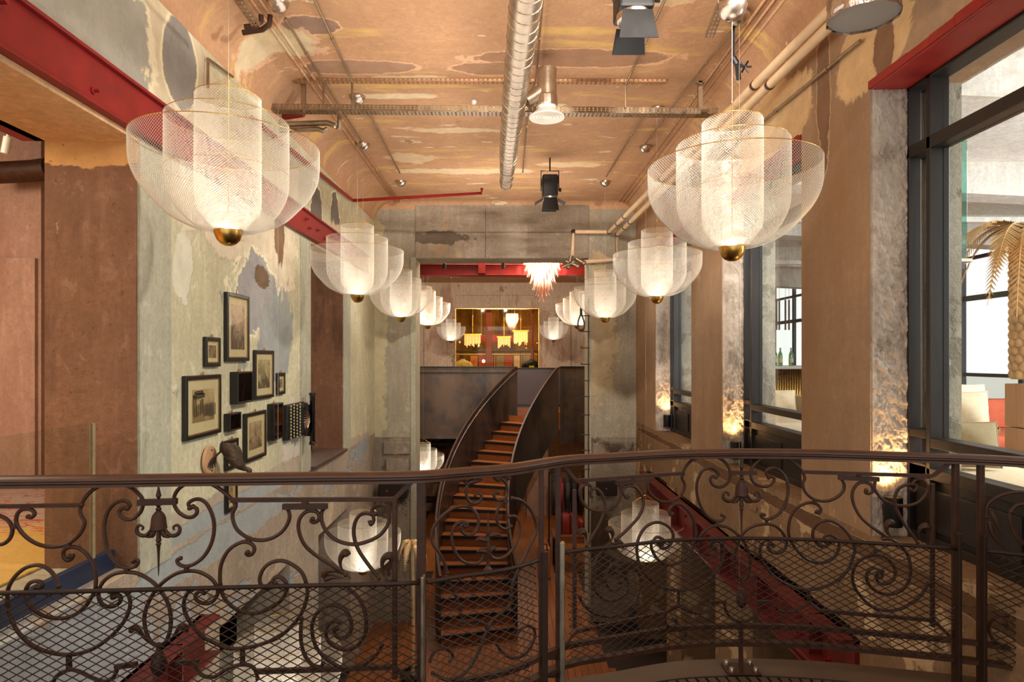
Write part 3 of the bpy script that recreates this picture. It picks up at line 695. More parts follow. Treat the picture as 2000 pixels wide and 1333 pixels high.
# ================================================================= helical steel stair and the landing
CX, CY, RI, RO = 3.9, 11.1, 3.88, 5.10
A0, A1 = math.radians(195.5), math.radians(136)     # bottom, top
ZB, ZT = 0.0, 3.15; NS = 18
st = thing('spiral_stair', 'curved blackened steel stair with oak treads rising to the landing', 'staircase', (-.4, 10.0, 0))
def pol(r, a, z): return Vector((CX+r*math.cos(a), CY+r*math.sin(a), z))
def zat(f): return ZB + f*(ZT-ZB)
def stringer(r, top, bot, t=.02, n=64, ext=0.0):
    b = MB()
    for i in range(n):
        f0, f1 = i/n, (i+1)/n; a0, a1 = A0+(A1-A0)*f0, A0+(A1-A0)*f1
        q = []
        for (a, f) in ((a0, f0), (a1, f1)):
            zt = min(zat(f)+top(f), 4.18); zb = max(0.0, zat(f)+bot(f))
            q += [pol(r-t/2,a,zb), pol(r+t/2,a,zb), pol(r+t/2,a,zt), pol(r-t/2,a,zt)]
        b.add(q, [(0,4,5,1),(1,5,6,2),(2,6,7,3),(3,7,4,0)] + ([(0,1,2,3)] if i == 0 else []) + ([(4,7,6,5)] if i == n-1 else []))
    return b
stringer(RO, lambda f: 1.06, lambda f: -.36).build('outer_stringer', M['steel'], st, smooth='auto')
stringer(RI, lambda f: 1.06, lambda f: -.36).build('inner_stringer', M['steel'], st, smooth='auto')
for r, nm in ((RO,'handrail'),(RI,'handrail')):
    pts = [pol(r, A0+(A1-A0)*i/50, min(zat(i/50)+1.06, 4.18)+.012) for i in range(51)]
    MB().tube(pts, .024, 4, rot=math.pi/4, up=(0,0,1)).build(nm, M['iron'], st)
    pts = [pol(r-(.03 if r == RO else -.03), A0+(A1-A0)*i/50, min(zat(i/50)+.98, 4.12)) for i in range(51)]
    MB().tube(pts, .012, 6, up=(0,0,1)).build('cap_strip', M['steel'], st)
rise = (ZT-ZB)/NS; da = (A1-A0)/NS
for i in range(NS):
    a0 = A0+da*i; a1 = A0+da*(i+1); z = ZB+rise*(i+1)
    if i < NS-1:
        b = MB(); n = 5; e = .035/RI
        lo = [pol(RI+.015, a0+e+(a1-a0-e)*k/n, z-.045) for k in range(n+1)] + [pol(RO-.015, a1-(a1-a0-e)*k/n, z-.045) for k in range(n+1)]
        b.prism(lo, (0,0,.045)); b.build('tread', M['tread'], st)
        n0 = [pol(RI+.02,a0+e*1.02,z+.001), pol(RO-.02,a0+e*1.02,z+.001), pol(RO-.02,a0+e*.3,z+.001), pol(RI+.02,a0+e*.3,z+.001)]
        MB().prism(n0, (0,0,-.05)).build('nosing', M['black'], st)
    b = MB(); b.prism([pol(RI+.015,a0,z-rise), pol(RO-.015,a0,z-rise), pol(RO-.015,a0,z-.04), pol(RI+.015,a0,z-.04)], (pol(1,a0+math.pi/2,0)-Vector((CX,CY,0)))*-.018)
    b.build('riser', M['tread'], st)
b = MB()
for i in range(60):
    f0, f1 = i/60, (i+1)/60; a0, a1 = A0+(A1-A0)*f0, A0+(A1-A0)*f1
    q = [pol(RI,a0,max(0,zat(f0)-.30)), pol(RO,a0,max(0,zat(f0)-.30)), pol(RO,a1,max(0,zat(f1)-.30)), pol(RI,a1,max(0,zat(f1)-.30))]
    b.add(q + [v+Vector((0,0,.01)) for v in q], [(0,1,2,3),(7,6,5,4),(0,4,5,1),(2,6,7,3)])
b.build('soffit_plate', M['steel'], st)
top_o, top_i = pol(RO, A1, 0), pol(RI, A1, 0)
# landing balustrades of blackened steel
la = thing('landing_balustrade', 'long dark steel plate balustrade of the far landing left of stair', 'balustrade', (-1.2, 14.3, 2.58))
MB().box(-2.99, top_o.x-.03, 14.67, 14.69, 2.55, 4.19).build('steel_plate', M['steel'], la)
MB().bbox(-2.99, top_o.x-.03, 14.64, 14.72, 4.19, 4.21, .004).build('top_rail', M['black'], la)
MB().bbox(-2.99, top_o.x-.03, 14.65, 14.67, 4.06, 4.08, .003).build('ledge', M['black'], la)
la = thing('landing_balustrade', 'dark steel balustrade plate joining the stair at its right', 'balustrade', (1.6, 13.9, 2.4))
b = MB(); pts = [(top_i.x+.035, top_i.y+.02), (1.25,13.9),(1.5,14.0),(1.9,14.05),(2.74,14.05)]
for (x0,y0),(x1,y1) in zip(pts, pts[1:]): b.prism([(x0,y0,2.55),(x1,y1,2.55),(x1,y1,4.19),(x0,y0,4.19)], (0,.02,0))
b.build('steel_plate', M['steel'], la)
MB().tube([(x,y+.01,4.2) for x,y in pts], .03, 4, rot=math.pi/4, up=(0,0,1)).build('top_rail', M['black'], la)
la = thing('landing_balustrade', 'plum grey steel balustrade across the landing behind the stair head', 'balustrade', (0, 16.4, 3.15))
M['plum'] = simple('plum_steel', (74,62,60), .5, .3, .1, 3)
MB().box(-3.0, 2.74, 16.4, 16.42, 3.22, 4.13).build('steel_plate', M['plum'], la)
MB().bbox(-3.0, 2.74, 16.37, 16.45, 4.13, 4.155, .004).build('top_rail', M['black'], la)
MB().box(-3.0, 2.74, 16.39, 16.43, 3.15, 3.22).build('foot_plate', M['black'], la)
# steel guide with pegs on the right opening jamb, pulley hook with bulb
g = thing('peg_rail', 'vertical steel guide with short pegs on the right edge of the opening', 'peg rail', (1.36, 10.63, 1.9))
MB().bbox(1.345, 1.365, 10.61, 10.63, 1.5, 5.4, .003).build('guide_bar', M['iron'], g)
pg = MB().tube([(-.09,0,.008),(-.07,0,0),(.05,0,0)], .009, 6).tube([(-.09,0,.03),(-.09,0,-.01)], .008, 6).mesh('peg', M['iron'])
for py in (617,648,680,712,744,775,811,850,880,917): p = P(1146, py, 10.6); inst(pg, 'peg', g, (p.x-1.36, p.y-10.63, p.z-1.9))
p = P(1135, 600, 10.5)
h = thing('pulley_hook', 'black rope pulley with small bulb hanging by the right opening edge', 'pulley', tuple(p))
b = MB().tube([p+Vector((0,0,.22)), p], .006, 6); b.tube([p+Vector((0,0,-.02)), p+Vector((0,0,-.13))], .022, 8); b.build('rope', M['black'], h)
b = MB(); b.tube(catmull([p+Vector((0,0,-.1)), p+Vector((-.05,0,-.25)), p+Vector((-.045,0,-.36)), p+Vector((0,0,-.40)), p+Vector((.045,0,-.36)), p+Vector((.05,0,-.25)), p+Vector((0,0,-.1))], 4), .013, 6); b.build('hook_loop', M['black'], h)
MB().ball(p+Vector((0,0,-.36)), .028, 10).build('bulb', bpy.data.materials['bulb'] if False else M['brass'], h)
MB().tube([p+Vector((0,0,.22)), (p.x+.13, 10.6, p.z+.24)], .008, 6).build('bracket', M['black'], h)
# ================================================================= wrought iron railing on the curved platform
HT = .42                                   # top of the handrail below the eye
_r = [(-260,232.5),(-60,230.6),(0,230),(150,228.5),(420,225),(600,222.8),(820,220),(900,214),(1000,206),(1100,191),(1200,185),(1310,179),(1400,177.2),(1480,177),(1600,178.6),(1700,181.5),(1800,184.6),(1900,188),(2000,193),(2150,201),(2300,211)]
def ydep(px):
    for (a, b), (c, d) in zip(_r, _r[1:]):
        if a <= px <= c:
            i = [q[0] for q in _r].index(a)
            p0 = _r[max(0,i-1)]; p3 = _r[min(len(_r)-1,i+2)]
            t = (px-a)/(c-a)
            m1 = (d-p0[1])/(c-p0[0])*(c-a) if c != p0[0] else 0; m2 = (p3[1]-b)/(p3[0]-a)*(c-a)
            h = (2*t**3-3*t*t+1)*b + (t**3-2*t*t+t)*m1 + (-2*t**3+3*t*t)*d + (t**3-t*t)*m2
            return HT*F/h
    return HT*F/_r[-1][1]
def rp(px, py, off=0.0):                   # photograph pixel -> point on the railing surface
    d = ydep(px)+off; return P(px, py, d)
def rh(px, h, off=0.0):                    # point of the railing at h below the eye
    d = ydep(px)+off; return Vector(((px-990)/F*d, d, EZ-h))
S = 2000/420.0
FR = {'L1':(0,900),'L2':(0,1053),'L3':(400,900),'L4':(400,1053),'G1':(780,900),'G2':(780,1053),'R1':(1100,870),'R2':(1100,1053),'R3':(1480,870),'R4':(1480,1053)}
def fr(*segs):
    out = []
    for i in range(0, len(segs), 2):
        ox, oy = FR[segs[i]]; out += [(ox+x/S, oy+y/S) for x, y in segs[i+1]]
    return out
rl = thing('iron_railing', 'ornate wrought iron scroll railing across the foreground', 'railing', (0, 2.5, EZ-1.45))
def scroll(px, r=.0072, name='scroll', k=5, balls=True, flat=1.0, taper=False, off=0.0):
    pts = [rp(x, y, off) for x, y in px]; c = catmull(pts, k); n = len(c)
    rr = [r]*n
    if taper: rr = [r*(1-.75*abs(2*i/(n-1)-.45)) if True else r for i in range(n)]
    else:
        for i in range(n):
            e = min(i, n-1-i); 
            if e < 4: rr[i] = r*(.85+.0375*e)
    b = MB().tube(c, rr, 7)
    if balls: b.ball(c[0], r*1.35, 8) ; b.ball(c[-1], r*1.2, 8)
    return b.build(name, M['iron'], rl, smooth='auto')
def bar(a, b_, r=.009, name='bar', off=0.0, n=8, sq=True):
    pts = []
    for i in range(n+1):
        t = i/n; pts.append(rp(a[0]+(b_[0]-a[0])*t, a[1]+(b_[1]-a[1])*t, off))
    return MB().tube(pts, r*1.25 if sq else r, 4 if sq else 8, rot=math.pi/4 if sq else 0, up=(0,0,1) if abs(a[0]-b_[0]) > 4 else (1,0,0)).build(name, M['iron'], rl)
def B(fr_, a, b_, **kw): q = fr(fr_, [a, b_]); return bar(q[0], q[1], **kw)
# handrail: moulded section swept along the curve
sec = [(-.030,-.002),(-.031,-.010),(-.026,-.014),(-.026,-.020),(-.020,-.026),(-.020,-.036),(.020,-.036),(.020,-.026),(.026,-.020),(.026,-.014),(.031,-.010),(.030,-.002),(.022,.0045),(.008,.007),(-.008,.007),(-.022,.0045)]
def sweep(sec, pxs, h0):
    vs = []; n = len(sec); fs = []
    P3 = [rh(px, h0) for px in pxs]
    for i, p in enumerate(P3):
        t = (P3[min(i+1, len(P3)-1)] - P3[max(0, i-1)]); t.z = 0; t.normalize(); w = Vector((-t.y, t.x, 0))
        for a, b in sec: vs.append(p + w*a + Vector((0,0,b-.007)))
    for i in range(len(P3)-1):
        for k in range(n): fs.append((i*n+k, i*n+(k+1) % n, (i+1)*n+(k+1) % n, (i+1)*n+k))
    return MB().add(vs, fs + [tuple(range(n)), tuple((len(P3)-1)*n+k for k in range(n))])
PXS = [-250+25*i for i in range(103)]
M['railcap'] = simple('handrail_bronze', (74,43,25), .38, .05, .2, 12, .03, .5)
sweep(sec, PXS, HT).build('handrail', M['railcap'], rl, smooth='auto')
flat_ = [(-.012,-.02),(.012,-.02),(.012,0),(-.012,0)]
sweep(flat_, PXS, 1.225).build('lower_rail', M['iron'], rl)
sweep([(-.02,-.018),(.02,-.018),(.02,.0),(-.02,0)], PXS, 1.305).build('foot_rail', M['iron'], rl)
# expanded metal screens
def screen(px0, px1, htop, hbot, off=-.028):
    q = MB(); 
    L = [0.0]; xs = [px0+(px1-px0)*i/120 for i in range(121)]; pts = [rh(x, 0, off) for x in xs]
    for a, b in zip(pts, pts[1:]): L.append(L[-1]+(Vector((b.x,b.y,0))-Vector((a.x,a.y,0))).length)
    W = L[-1]
    def at(s, h):
        s = min(max(s, 0), W); j = 0
        lo, hi = 0, len(L)-1
        while hi-lo > 1:
            mid = (lo+hi)//2
            if L[mid] <= s: lo = mid
            else: hi = mid
        f = (s-L[lo])/max(1e-9, L[hi]-L[lo]); p = pts[lo].lerp(pts[hi], f); return Vector((p.x, p.y, EZ-h))
    cw, ch = .054, .0305; H = hbot-htop; slope = cw/ch
    rw = .0022
    for sg in (1, -1):
        k = int(-H*slope/cw)-2
        while True:
            s0 = k*cw + (0 if sg > 0 else 0)
            if sg > 0 and s0 > W+.01: break
            if sg < 0 and s0 > W+H*slope+.1: break
            seg = []
            nst = max(2, int(H/ch))
            for i in range(nst+1):
                h = htop + H*i/nst; s = s0 + sg*(h-htop)*slope
                if -1e-6 <= s <= W: seg.append(at(s, h))
                elif seg: break
            if len(seg) > 1: q.tube(seg, rw, 4, cap=False)
            k += 1
    o = q.build('mesh_screen', M['irondark'], rl); o['kind'] = 'stuff'
    t = MB().tube([rh(px0+(px1-px0)*i/30, htop, off) for i in range(31)], .0085, 8).build('screen_rail', M['irondark'], rl, smooth=True)
screen(-140, 819, .828, 1.31); screen(833, 1052, .828, 1.33); screen(1102, 1866, .828, 1.31); screen(1924, 2200, .828, 1.31)
# posts
def post(px, h0, h1, wx=.016, wy=.012, off=0.0, mat='iron', name='post'):
    a = rh(px, h0, off); MB().bbox(a.x-wx, a.x+wx, a.y-wy, a.y+wy, EZ-h1, EZ-h0, .003).build(name, M[mat], rl)
post(823, .455, 1.45, .016, .014); post(826, .80, 1.45, .006, .02, -.035, 'galv', 'screen_frame')
post(1057, .455, 1.45, .011, .012); post(1090, .455, 1.45, .011, .012); post(1122, .57, 1.17, .009, .009)
post(771, .515, 1.19, .009, .009)
post(1064, .80, 1.45, .013, .012, -.03, 'irondark', 'screen_frame'); post(1098, .78, 1.45, .011, .012, -.03, 'galv', 'screen_frame')
post(1866, .455, 1.45, .012, .012); post(1915, .455, 1.45, .012, .012); post(1821, .555, 1.19, .008, .008)
post(1872, .76, 1.45, .008, .014, -.03, 'irondark', 'screen_frame'); post(1921, .76, 1.45, .008, .014, -.03, 'irondark', 'screen_frame')
bar((1060,1283),(1095,1283), .012, 'cross_tie'); bar((1062,1318),(1098,1318), .012, 'cross_tie'); bar((1872,1253),(1920,1260), .01, 'cross_tie'); bar((1872,1291),(1920,1297), .01, 'cross_tie')
# foot with bolts
p = rh(1447, 1.45); b = MB().bbox(p.x-.009, p.x+.009, p.y-.009, p.y+.009, EZ-1.45, EZ-1.22, .002); b.build('post', M['iron'], rl)
MB().bbox(p.x-.075, p.x+.075, p.y-.055, p.y+.055, EZ-1.45, EZ-1.438, .003).build('foot_plate', M['iron'], rl)
for dx, dy in ((-.055,-.035),(.055,-.035),(-.055,.035),(.055,.035)):
    MB().lathe([(.001,.020),(.010,.019),(.013,.012),(.013,0)], (p.x+dx,p.y+dy,EZ-1.438), 10).build('bolt', M['galv'], rl, smooth='auto')
# ---------------- left panel
B('L1',(-40,428),(755,415),r=.0075); B('L3',(255,368),(1765,360),r=.0085); B('L3',(1765,355),(1960,165),r=.0085)
scroll(fr('L1',[(760,415),(790,350),(880,262),(1000,216),(1110,216),(1210,250),(1290,312),(1328,370),(1326,430),(1300,490),(1240,540),(1180,548),(1125,518),(1110,470),(1150,442),(1185,440)]))
scroll(fr('L1',[(1185,445),(1208,420),(1185,385),(1130,375),(1060,405),(1000,480),(970,600),(975,720),(1000,830),(1050,920),(1120,980),(1200,1000),(1265,980),(1285,940),(1260,925),(1240,940)]))
scroll(fr('L1',[(755,410),(745,470),(760,520),(788,570),(770,640),(720,710),(640,770),(540,800),(430,800),(330,770),(240,710),(180,640),(150,570),(160,500),(200,460),(260,450),(310,470),(320,505),(290,530),(262,522)]))
scroll(fr('L1',[(-60,500),(0,515),(60,545),(105,600),(115,660),(90,730),(30,775),(-40,785)]))
B('L1',(110,612),(160,612),r=.009,name='collar'); B('L1',(600,800),(655,790),r=.009,name='collar')
scroll(fr('L1',[(650,892),(680,882),(670,905),(630,932),(595,900),(590,850),(625,815),(690,805),(760,830),(830,900),(875,990),(892,1090),(890,1180)],'L2',[(882,490),(850,545),(800,620),(720,692),(620,735),(520,740),(400,715),(300,650),(250,570),(240,480),(270,420),(320,395),(378,400),(397,430),(372,455),(335,452)]))
scroll(fr('L2',[(545,440),(520,370),(470,300),(400,255),(330,245),(240,270),(160,330),(100,410),(70,500),(75,640),(110,760),(170,870),(270,970),(400,1040),(550,1075),(700,1075),(850,1030),(980,950),(1090,850),(1170,740),(1210,630),(1205,550),(1170,495),(1110,480),(1055,495),(1042,525),(1070,540)]))
scroll(fr('L2',[(1050,545),(1090,518),(1125,545),(1115,590),(1060,627),(990,630),(935,590),(915,520),(930,450),(980,380),(1070,325),(1180,310),(1290,325),(1390,380),(1460,440),(1520,520),(1570,620),(1590,740),(1580,860),(1540,960),(1490,995)]))
scroll(fr('L2',[(1490,995),(1430,980),(1380,920),(1350,820),(1345,720),(1370,620),(1420,520),(1480,440),(1560,370),(1650,320),(1750,300),(1850,310),(1950,360),(2010,430),(2025,500),(2000,560),(1950,598),(1885,598),(1830,570),(1820,520),(1860,490),(1900,505)]))
B('L1',(1180,1000),(1180,1040),r=.008,name='collar'); B('L1',(1735,985),(1735,1025),r=.008,name='collar'); B('L1',(1285,392),(1645,380),r=.012,name='cross_bar')
scroll(fr('L1',[(1765,442),(1755,400),(1790,370),(1850,360),(1910,390),(1960,470),(1990,580),(1985,700),(1950,810),(1890,900),(1810,960),(1730,985),(1665,965),(1650,925),(1680,910)]))
scroll(fr('L1',[(1795,430),(1830,450),(1830,490),(1790,525),(1730,525),(1660,480),(1620,410),(1620,340),(1650,280),(1710,230),(1800,203),(1900,203)],'L3',[(80,230),(160,280),(220,330),(258,372)]))
scroll(fr('L3',[(262,372),(285,430),(260,490),(265,560),(300,640),(370,700),(450,735),(550,740),(640,715),(720,660),(770,590),(790,520),(775,455)]))
B('L3',(725,430),(1140,425),r=.011,name='cross_bar'); B('L3',(905,400),(960,398),r=.012,name='collar'); B('L3',(385,725),(430,735),r=.009,name='collar'); B('L3',(1600,390),(1640,390),r=.009,name='collar')
scroll(fr('L3',[(1100,450),(1085,500),(1090,570),(1120,640),(1180,710),(1270,760),(1390,780),(1510,755),(1620,700),(1690,620),(1715,540),(1700,460),(1660,418),(1600,418),(1560,450),(1560,490),(1590,498)]))
scroll(fr('L3',[(1002,545),(990,565),(1020,577),(1060,550),(1060,500),(1020,470),(950,475),(890,530),(870,610),(890,710),(940,800),(1030,880),(1130,945),(1220,1000),(1310,1065)]))
scroll(fr('L3',[(1545,590),(1530,560),(1548,592),(1572,560),(1560,510),(1500,490),(1440,510),(1400,570),(1385,660),(1400,760),(1440,850),(1500,940),(1560,1020),(1620,1095)]))
scroll(fr('L3',[(400,855),(385,865),(405,882),(440,870),(462,830),(450,790),(400,760),(330,765),(250,810),(190,880),(150,980),(140,1080),(145,1150)],'L4',[(165,520),(220,600),(300,660),(400,693),(500,690),(600,650),(690,590),(745,520),(765,450),(745,390),(700,355),(655,360),(630,395),(655,415)]))
scroll(fr('L2',[(1775,465),(1720,550),(1710,640),(1740,730),(1800,820),(1880,910)],'L4',[(60,955),(180,1010),(300,1025),(440,1005),(560,970),(680,920),(780,840),(870,740),(930,620),(955,500),(940,400),(900,310),(830,250),(750,210),(680,205),(600,230),(540,290),(510,370),(525,430),(575,462),(630,450),(665,425)]))
def spiral2(cx, cy, s, mx):
    A = [(515,402),(540,412),(520,460),(470,480),(420,450),(395,390),(410,310),(460,240),(540,210),(620,225),(680,280),(715,360),(715,450),(680,560),(600,650),(480,720),(380,720),(270,680),(190,610),(150,540)]
    Bq = [(490,352),(540,340),(590,380),(605,440),(580,510),(510,560),(430,575),(350,540),(290,460),(275,360),(290,250),(340,150),(420,70)]
    for q in (A, Bq): scroll([(cx + mx*(x-515)/S*s, cy + (y-400)/S*s) for x, y in q])
spiral2(658, 1228, 1.14, -1); spiral2(1208, 1137, 1.0, 1)
scroll(fr('L4',[(900,745),(892,880),(905,1010),(945,1110),(1010,1178),(1075,1190),(1100,1160)]))
def leaf(px, r=.016): return scroll(px, r, 'leaf', 5, False, taper=True)
leaf(fr('L3',[(1335,885),(1318,862),(1290,868),(1262,915),(1262,975),(1295,1035),(1360,1100)])); leaf(fr('L3',[(1745,935),(1735,890),(1690,890),(1655,930),(1650,1000),(1668,1065),(1700,1115)]))
leaf(fr('L3',[(1100,1085),(1125,1035),(1190,1025),(1260,1050),(1350,1095)]), .013); leaf(fr('L3',[(1110,1110),(1170,1085),(1250,1090),(1340,1105)]), .012)
B('L2',(640,1090),(645,1220),r=.008); scroll(fr('L2',[(645,1215),(570,1245),(510,1300),(490,1380)])); scroll(fr('L2',[(650,1212),(750,1240),(850,1290),(950,1322),(1040,1300),(1080,1245),(1090,1190)]))
B('L2',(1070,1195),(1275,1165),r=.009); B('L2',(1635,1155),(1845,1142),r=.009); scroll(fr('L2',[(1815,1165),(1840,1230),(1900,1278),(2000,1282)],'L4',[(200,1212),(330,1172),(420,1180),(470,1222),(490,1300)]))
B('L4',(350,1030),(350,1155),r=.008); B('L4',(480,1235),(1240,1212),r=.009); B('L4',(1240,1212),(1760,1190),r=.009); B('L4',(1760,1190),(1960,1370),r=.008)
leaf(fr('L2',[(1215,870),(1240,830),(1290,850),(1340,920),(1400,980),(1480,1020)]), .012); leaf(fr('L2',[(1730,870),(1720,820),(1670,830),(1620,900),(1560,970),(1500,1015)]), .012)
MB().lathe([(.006,-.07),(.022,-.055),(.03,-.03),(.024,-.005),(.010,.02),(.006,.05)], rp(310,1283), 12).build('finial', M['iron'], rl, smooth='auto')
# ---------------- tulip ornaments
def tulip(fr_, cx, cy0, k):
    # profile in L1 units (y from the top spike down), k = scale in L1 units
    c0 = fr(fr_, [(cx, cy0)])[0]; d = ydep(c0[0]); u = d/F/S*k
    prof = [(205,2),(250,6),(295,16),(335,24),(350,14),(372,12),(410,14),(422,27),(436,13),(456,27),(472,20),(488,36),(510,52),(540,62),(600,68),(640,74),(655,48),(662,18),(720,20),(752,26),(766,16),(782,26),(800,16),(860,12),(950,9),(1040,6),(1085,2)]
    p = rp(*c0)
    b = MB().lathe([(max(.0006, r*u), -(y-205)*u) for y, r in reversed(prof)], p, 12)
    b.build('tulip_finial', M['iron'], rl, smooth='auto')
    for s in (1,-1):
        for q, r in (([(50,620),(80,665),(115,700),(160,700),(195,672),(198,628),(172,606),(140,625),(150,650)], 15), ([(40,630),(55,690),(80,712),(110,715)], 14), ([(30,630),(38,690),(60,720)], 12)):
            c = catmull([p + Vector((s*x*u, -.002, -(y-205)*u)) for x, y in q], 4); n = len(c)
            MB().tube(c, [r*u*(.75+.55*math.sin(math.pi*min(1,i/(n*.8)))) for i in range(n)], 6).build('petal', M['iron'], rl, smooth=True)
tulip('L1', 1475, 200, 1.0); tulip('R1', 1658, 92, .86)
# ---------------- gate panel in the middle
scroll(fr('G1',[(600,188),(625,208),(680,192),(740,150),(800,135),(880,140),(950,170),(995,220),(1005,290),(980,350),(920,370),(880,330),(885,295),(920,300)]), .0062)
leaf(fr('G1',[(630,215),(680,195),(735,185),(780,150),(830,130)]), .012); leaf(fr('G1',[(880,150),(930,185),(965,170)]), .012); leaf(fr('G1',[(1000,160),(1025,150),(1030,125)]), .014); leaf(fr('G1',[(590,190),(600,165),(620,180)]), .014)
scroll(fr('G1',[(645,210),(620,270),(630,340),(660,390),(710,400),(755,370),(765,330),(735,305),(705,325)]), .0062)
scroll(fr('G1',[(612,612),(632,600),(600,590),(570,620),(590,670),(650,695),(710,660),(735,590),(725,520),(680,450),(600,425),(510,440),(430,490),(360,560),(310,640),(300,720),(320,790),(370,860),(420,960),(445,1045)]), .0066)
scroll(fr('G1',[(625,582),(580,570),(520,600),(490,670),(490,760),(520,850),(570,920),(650,962),(730,955),(780,900),(770,850),(735,845)]), .0062)
scroll(fr('G1',[(1050,350),(1130,370),(1200,430),(1250,520),(1275,620),(1250,720),(1200,820),(1150,930)],'G2',[(1080,350),(1045,450),(1035,600),(950,690),(860,770),(780,940),(720,1080),(650,1200),(550,1290),(430,1310),(310,1250)]), .0068)
scroll(fr('G1',[(980,372),(920,440),(905,530),(930,610),(990,640),(1040,612)]), .0062); scroll(fr('G1',[(1020,520),(1080,520),(1120,590),(1110,700),(1070,800),(1000,880),(920,915),(860,895),(845,850),(880,822)]), .0062)
scroll(fr('G2',[(285,1135),(320,1060),(400,1020),(470,1050),(500,1100),(470,1140)]), .006); scroll(fr('G2',[(590,800),(555,610),(505,490),(440,350)]), .006); scroll(fr('G2',[(605,770),(700,760),(760,775),(810,830)]), .006)
scroll(fr('G2',[(905,980),(960,1060),(1060,1110),(1160,1080),(1240,970),(1260,860),(1200,810),(1120,850),(1090,900)]), .006)
B('G1',(655,395),(670,430),r=.009,name='collar'); B('G1',(965,365),(1000,385),r=.009,name='collar')
q0 = fr('G1',[(825,480)])[0]; p = rp(*q0); u = ydep(q0[0])/F/S
MB().lathe([(max(.0006, r*u), -(y-480)*u) for y, r in reversed([(480,2),(560,7),(640,14),(690,22),(705,14),(730,20),(800,16),(850,26),(870,18),(980,16),(1010,40),(1025,42)])], p, 10).build('fleur_spike', M['iron'], rl, smooth='auto')
for q in ([(820,740),(780,735),(740,728),(712,748),(715,780)], [(830,700),(870,688),(910,685),(945,705),(935,740)], [(810,850),(760,835),(735,850),(738,885)], [(835,850),(860,815),(895,815),(900,840)]): leaf(fr('G1', q), .012)
# ---------------- right panel
B('R1',(120,332),(1112,262),r=.0085); B('R1',(0,185),(122,330),r=.008)
scroll(fr('R1',[(1112,265),(1140,200),(1210,132),(1310,102),(1420,110),(1500,155),(1545,220),(1552,300),(1520,360),(1460,390),(1400,375),(1370,330),(1385,290),(1425,297)]))
scroll(fr('R1',[(1420,300),(1442,280),(1425,240),(1370,215),(1300,235),(1255,310),(1240,400),(1255,500),(1295,600),(1350,665),(1420,705),(1480,700),(1500,665),(1475,650)]))
scroll(fr('R1',[(1112,265),(1105,310),(1128,360),(1120,420),(1080,480),(1010,522),(920,525),(850,490),(800,440),(785,390),(792,340)]))
B('R1',(495,350),(822,328),r=.011,name='cross_bar')
scroll(fr('R1',[(515,350),(535,420),(530,490),(490,550),(420,595),(330,610),(240,590),(180,530),(155,450),(165,400),(210,365),(252,372),(265,400)]))
scroll(fr('R1',[(265,475),(272,490),(255,450),(265,415),(300,405),(340,430),(375,490),(387,570),(365,670),(320,770),(270,850),(218,935)]))
scroll(fr('R1',[(600,470),(602,492),(580,482),(558,440),(560,400),(600,380),(660,385),(710,430),(742,500),(740,580),(700,670),(630,750),(560,820),(488,880)]))
leaf(fr('R1',[(402,800),(430,782),(460,820),(452,880),(420,935)])); leaf(fr('R1',[(140,835),(170,800),(205,820),(215,880),(200,955)])); leaf(fr('R1',[(472,920),(520,898),(560,930),(550,965),(520,960)]), .010)
scroll(fr('R1',[(1012,640),(1002,652),(985,620),(1000,580),(1050,550),(1110,560),(1170,620),(1215,700),(1235,800),(1225,885)],'R2',[(1190,110),(1120,190),(1030,240),(940,235),(870,180),(825,100),(820,30)],'R1',[(835,895),(862,860),(900,860),(935,888),(920,928),(892,918)]))
scroll(fr('R1',[(885,925),(920,962),(970,950),(1010,900),(1022,830),(980,760),(900,720),(820,730),(750,780),(700,870),(685,960)],'R2',[(690,150),(710,240),(770,340),(860,420),(960,465),(1080,480),(1200,460),(1320,400),(1410,320),(1470,230),(1495,140),(1490,70),(1450,30),(1390,30),(1370,60),(1402,80)]))
scroll(fr('R1',[(1385,945),(1418,960),(1400,1000),(1350,1020),(1290,990),(1260,930),(1265,860),(1310,800),(1380,755),(1460,750),(1540,770),(1620,830),(1680,900),(1720,980),(1738,1080)],'R2',[(1735,250),(1715,350),(1665,405)]))
scroll(fr('R2',[(1665,405),(1612,340),(1590,240),(1597,130),(1620,60)],'R1',[(1660,840),(1720,780),(1800,745),(1900,735)],'R3',[(95,735),(160,750),(220,800),(255,860),(267,920),(240,980),(180,1005),(120,990),(95,950),(115,920),(145,940)]))
B('R1',(1555,258),(1800,258),r=.010,name='cross_bar'); B('R1',(1430,700),(1430,745),r=.007,name='collar'); B('R1',(1892,700),(1892,735),r=.007,name='collar'); B('R1',(1020,520),(1020,552),r=.007,name='collar'); B('R1',(650,300),(655,335),r=.010,name='collar'); B('R1',(205,330),(215,368),r=.008,name='collar')
scroll(fr('R3',[(120,290),(150,305),(145,340),(100,380),(40,385),(-35,350),(-65,280),(-50,210),(0,150),(60,112),(150,95),(240,105),(320,150),(380,200),(422,250)]))
scroll(fr('R3',[(100,302),(78,260),(100,225),(160,215),(220,250),(265,320),(282,420),(265,520),(220,610),(150,670),(80,690),(35,668),(33,640),(62,648)]))
B('R3',(425,250),(1625,288),r=.0085); B('R3',(1625,288),(1815,145),r=.008)
scroll(fr('R3',[(422,252),(437,310),(418,360),(440,430),(500,490),(580,520),(670,515),(750,475),(797,420),(802,360),(780,318)]))
B('R3',(748,302),(1128,318),r=.011,name='cross_bar'); B('R3',(940,265),(940,305),r=.010,name='collar'); B('R3',(528,505),(528,535),r=.008,name='collar'); B('R3',(1480,295),(1480,325),r=.008,name='collar')
scroll(fr('R3',[(1095,325),(1085,400),(1120,460),(1180,520),(1270,555),(1380,565),(1480,540),(1550,480),(1582,410),(1560,350),(1510,315),(1460,330),(1440,365)]))
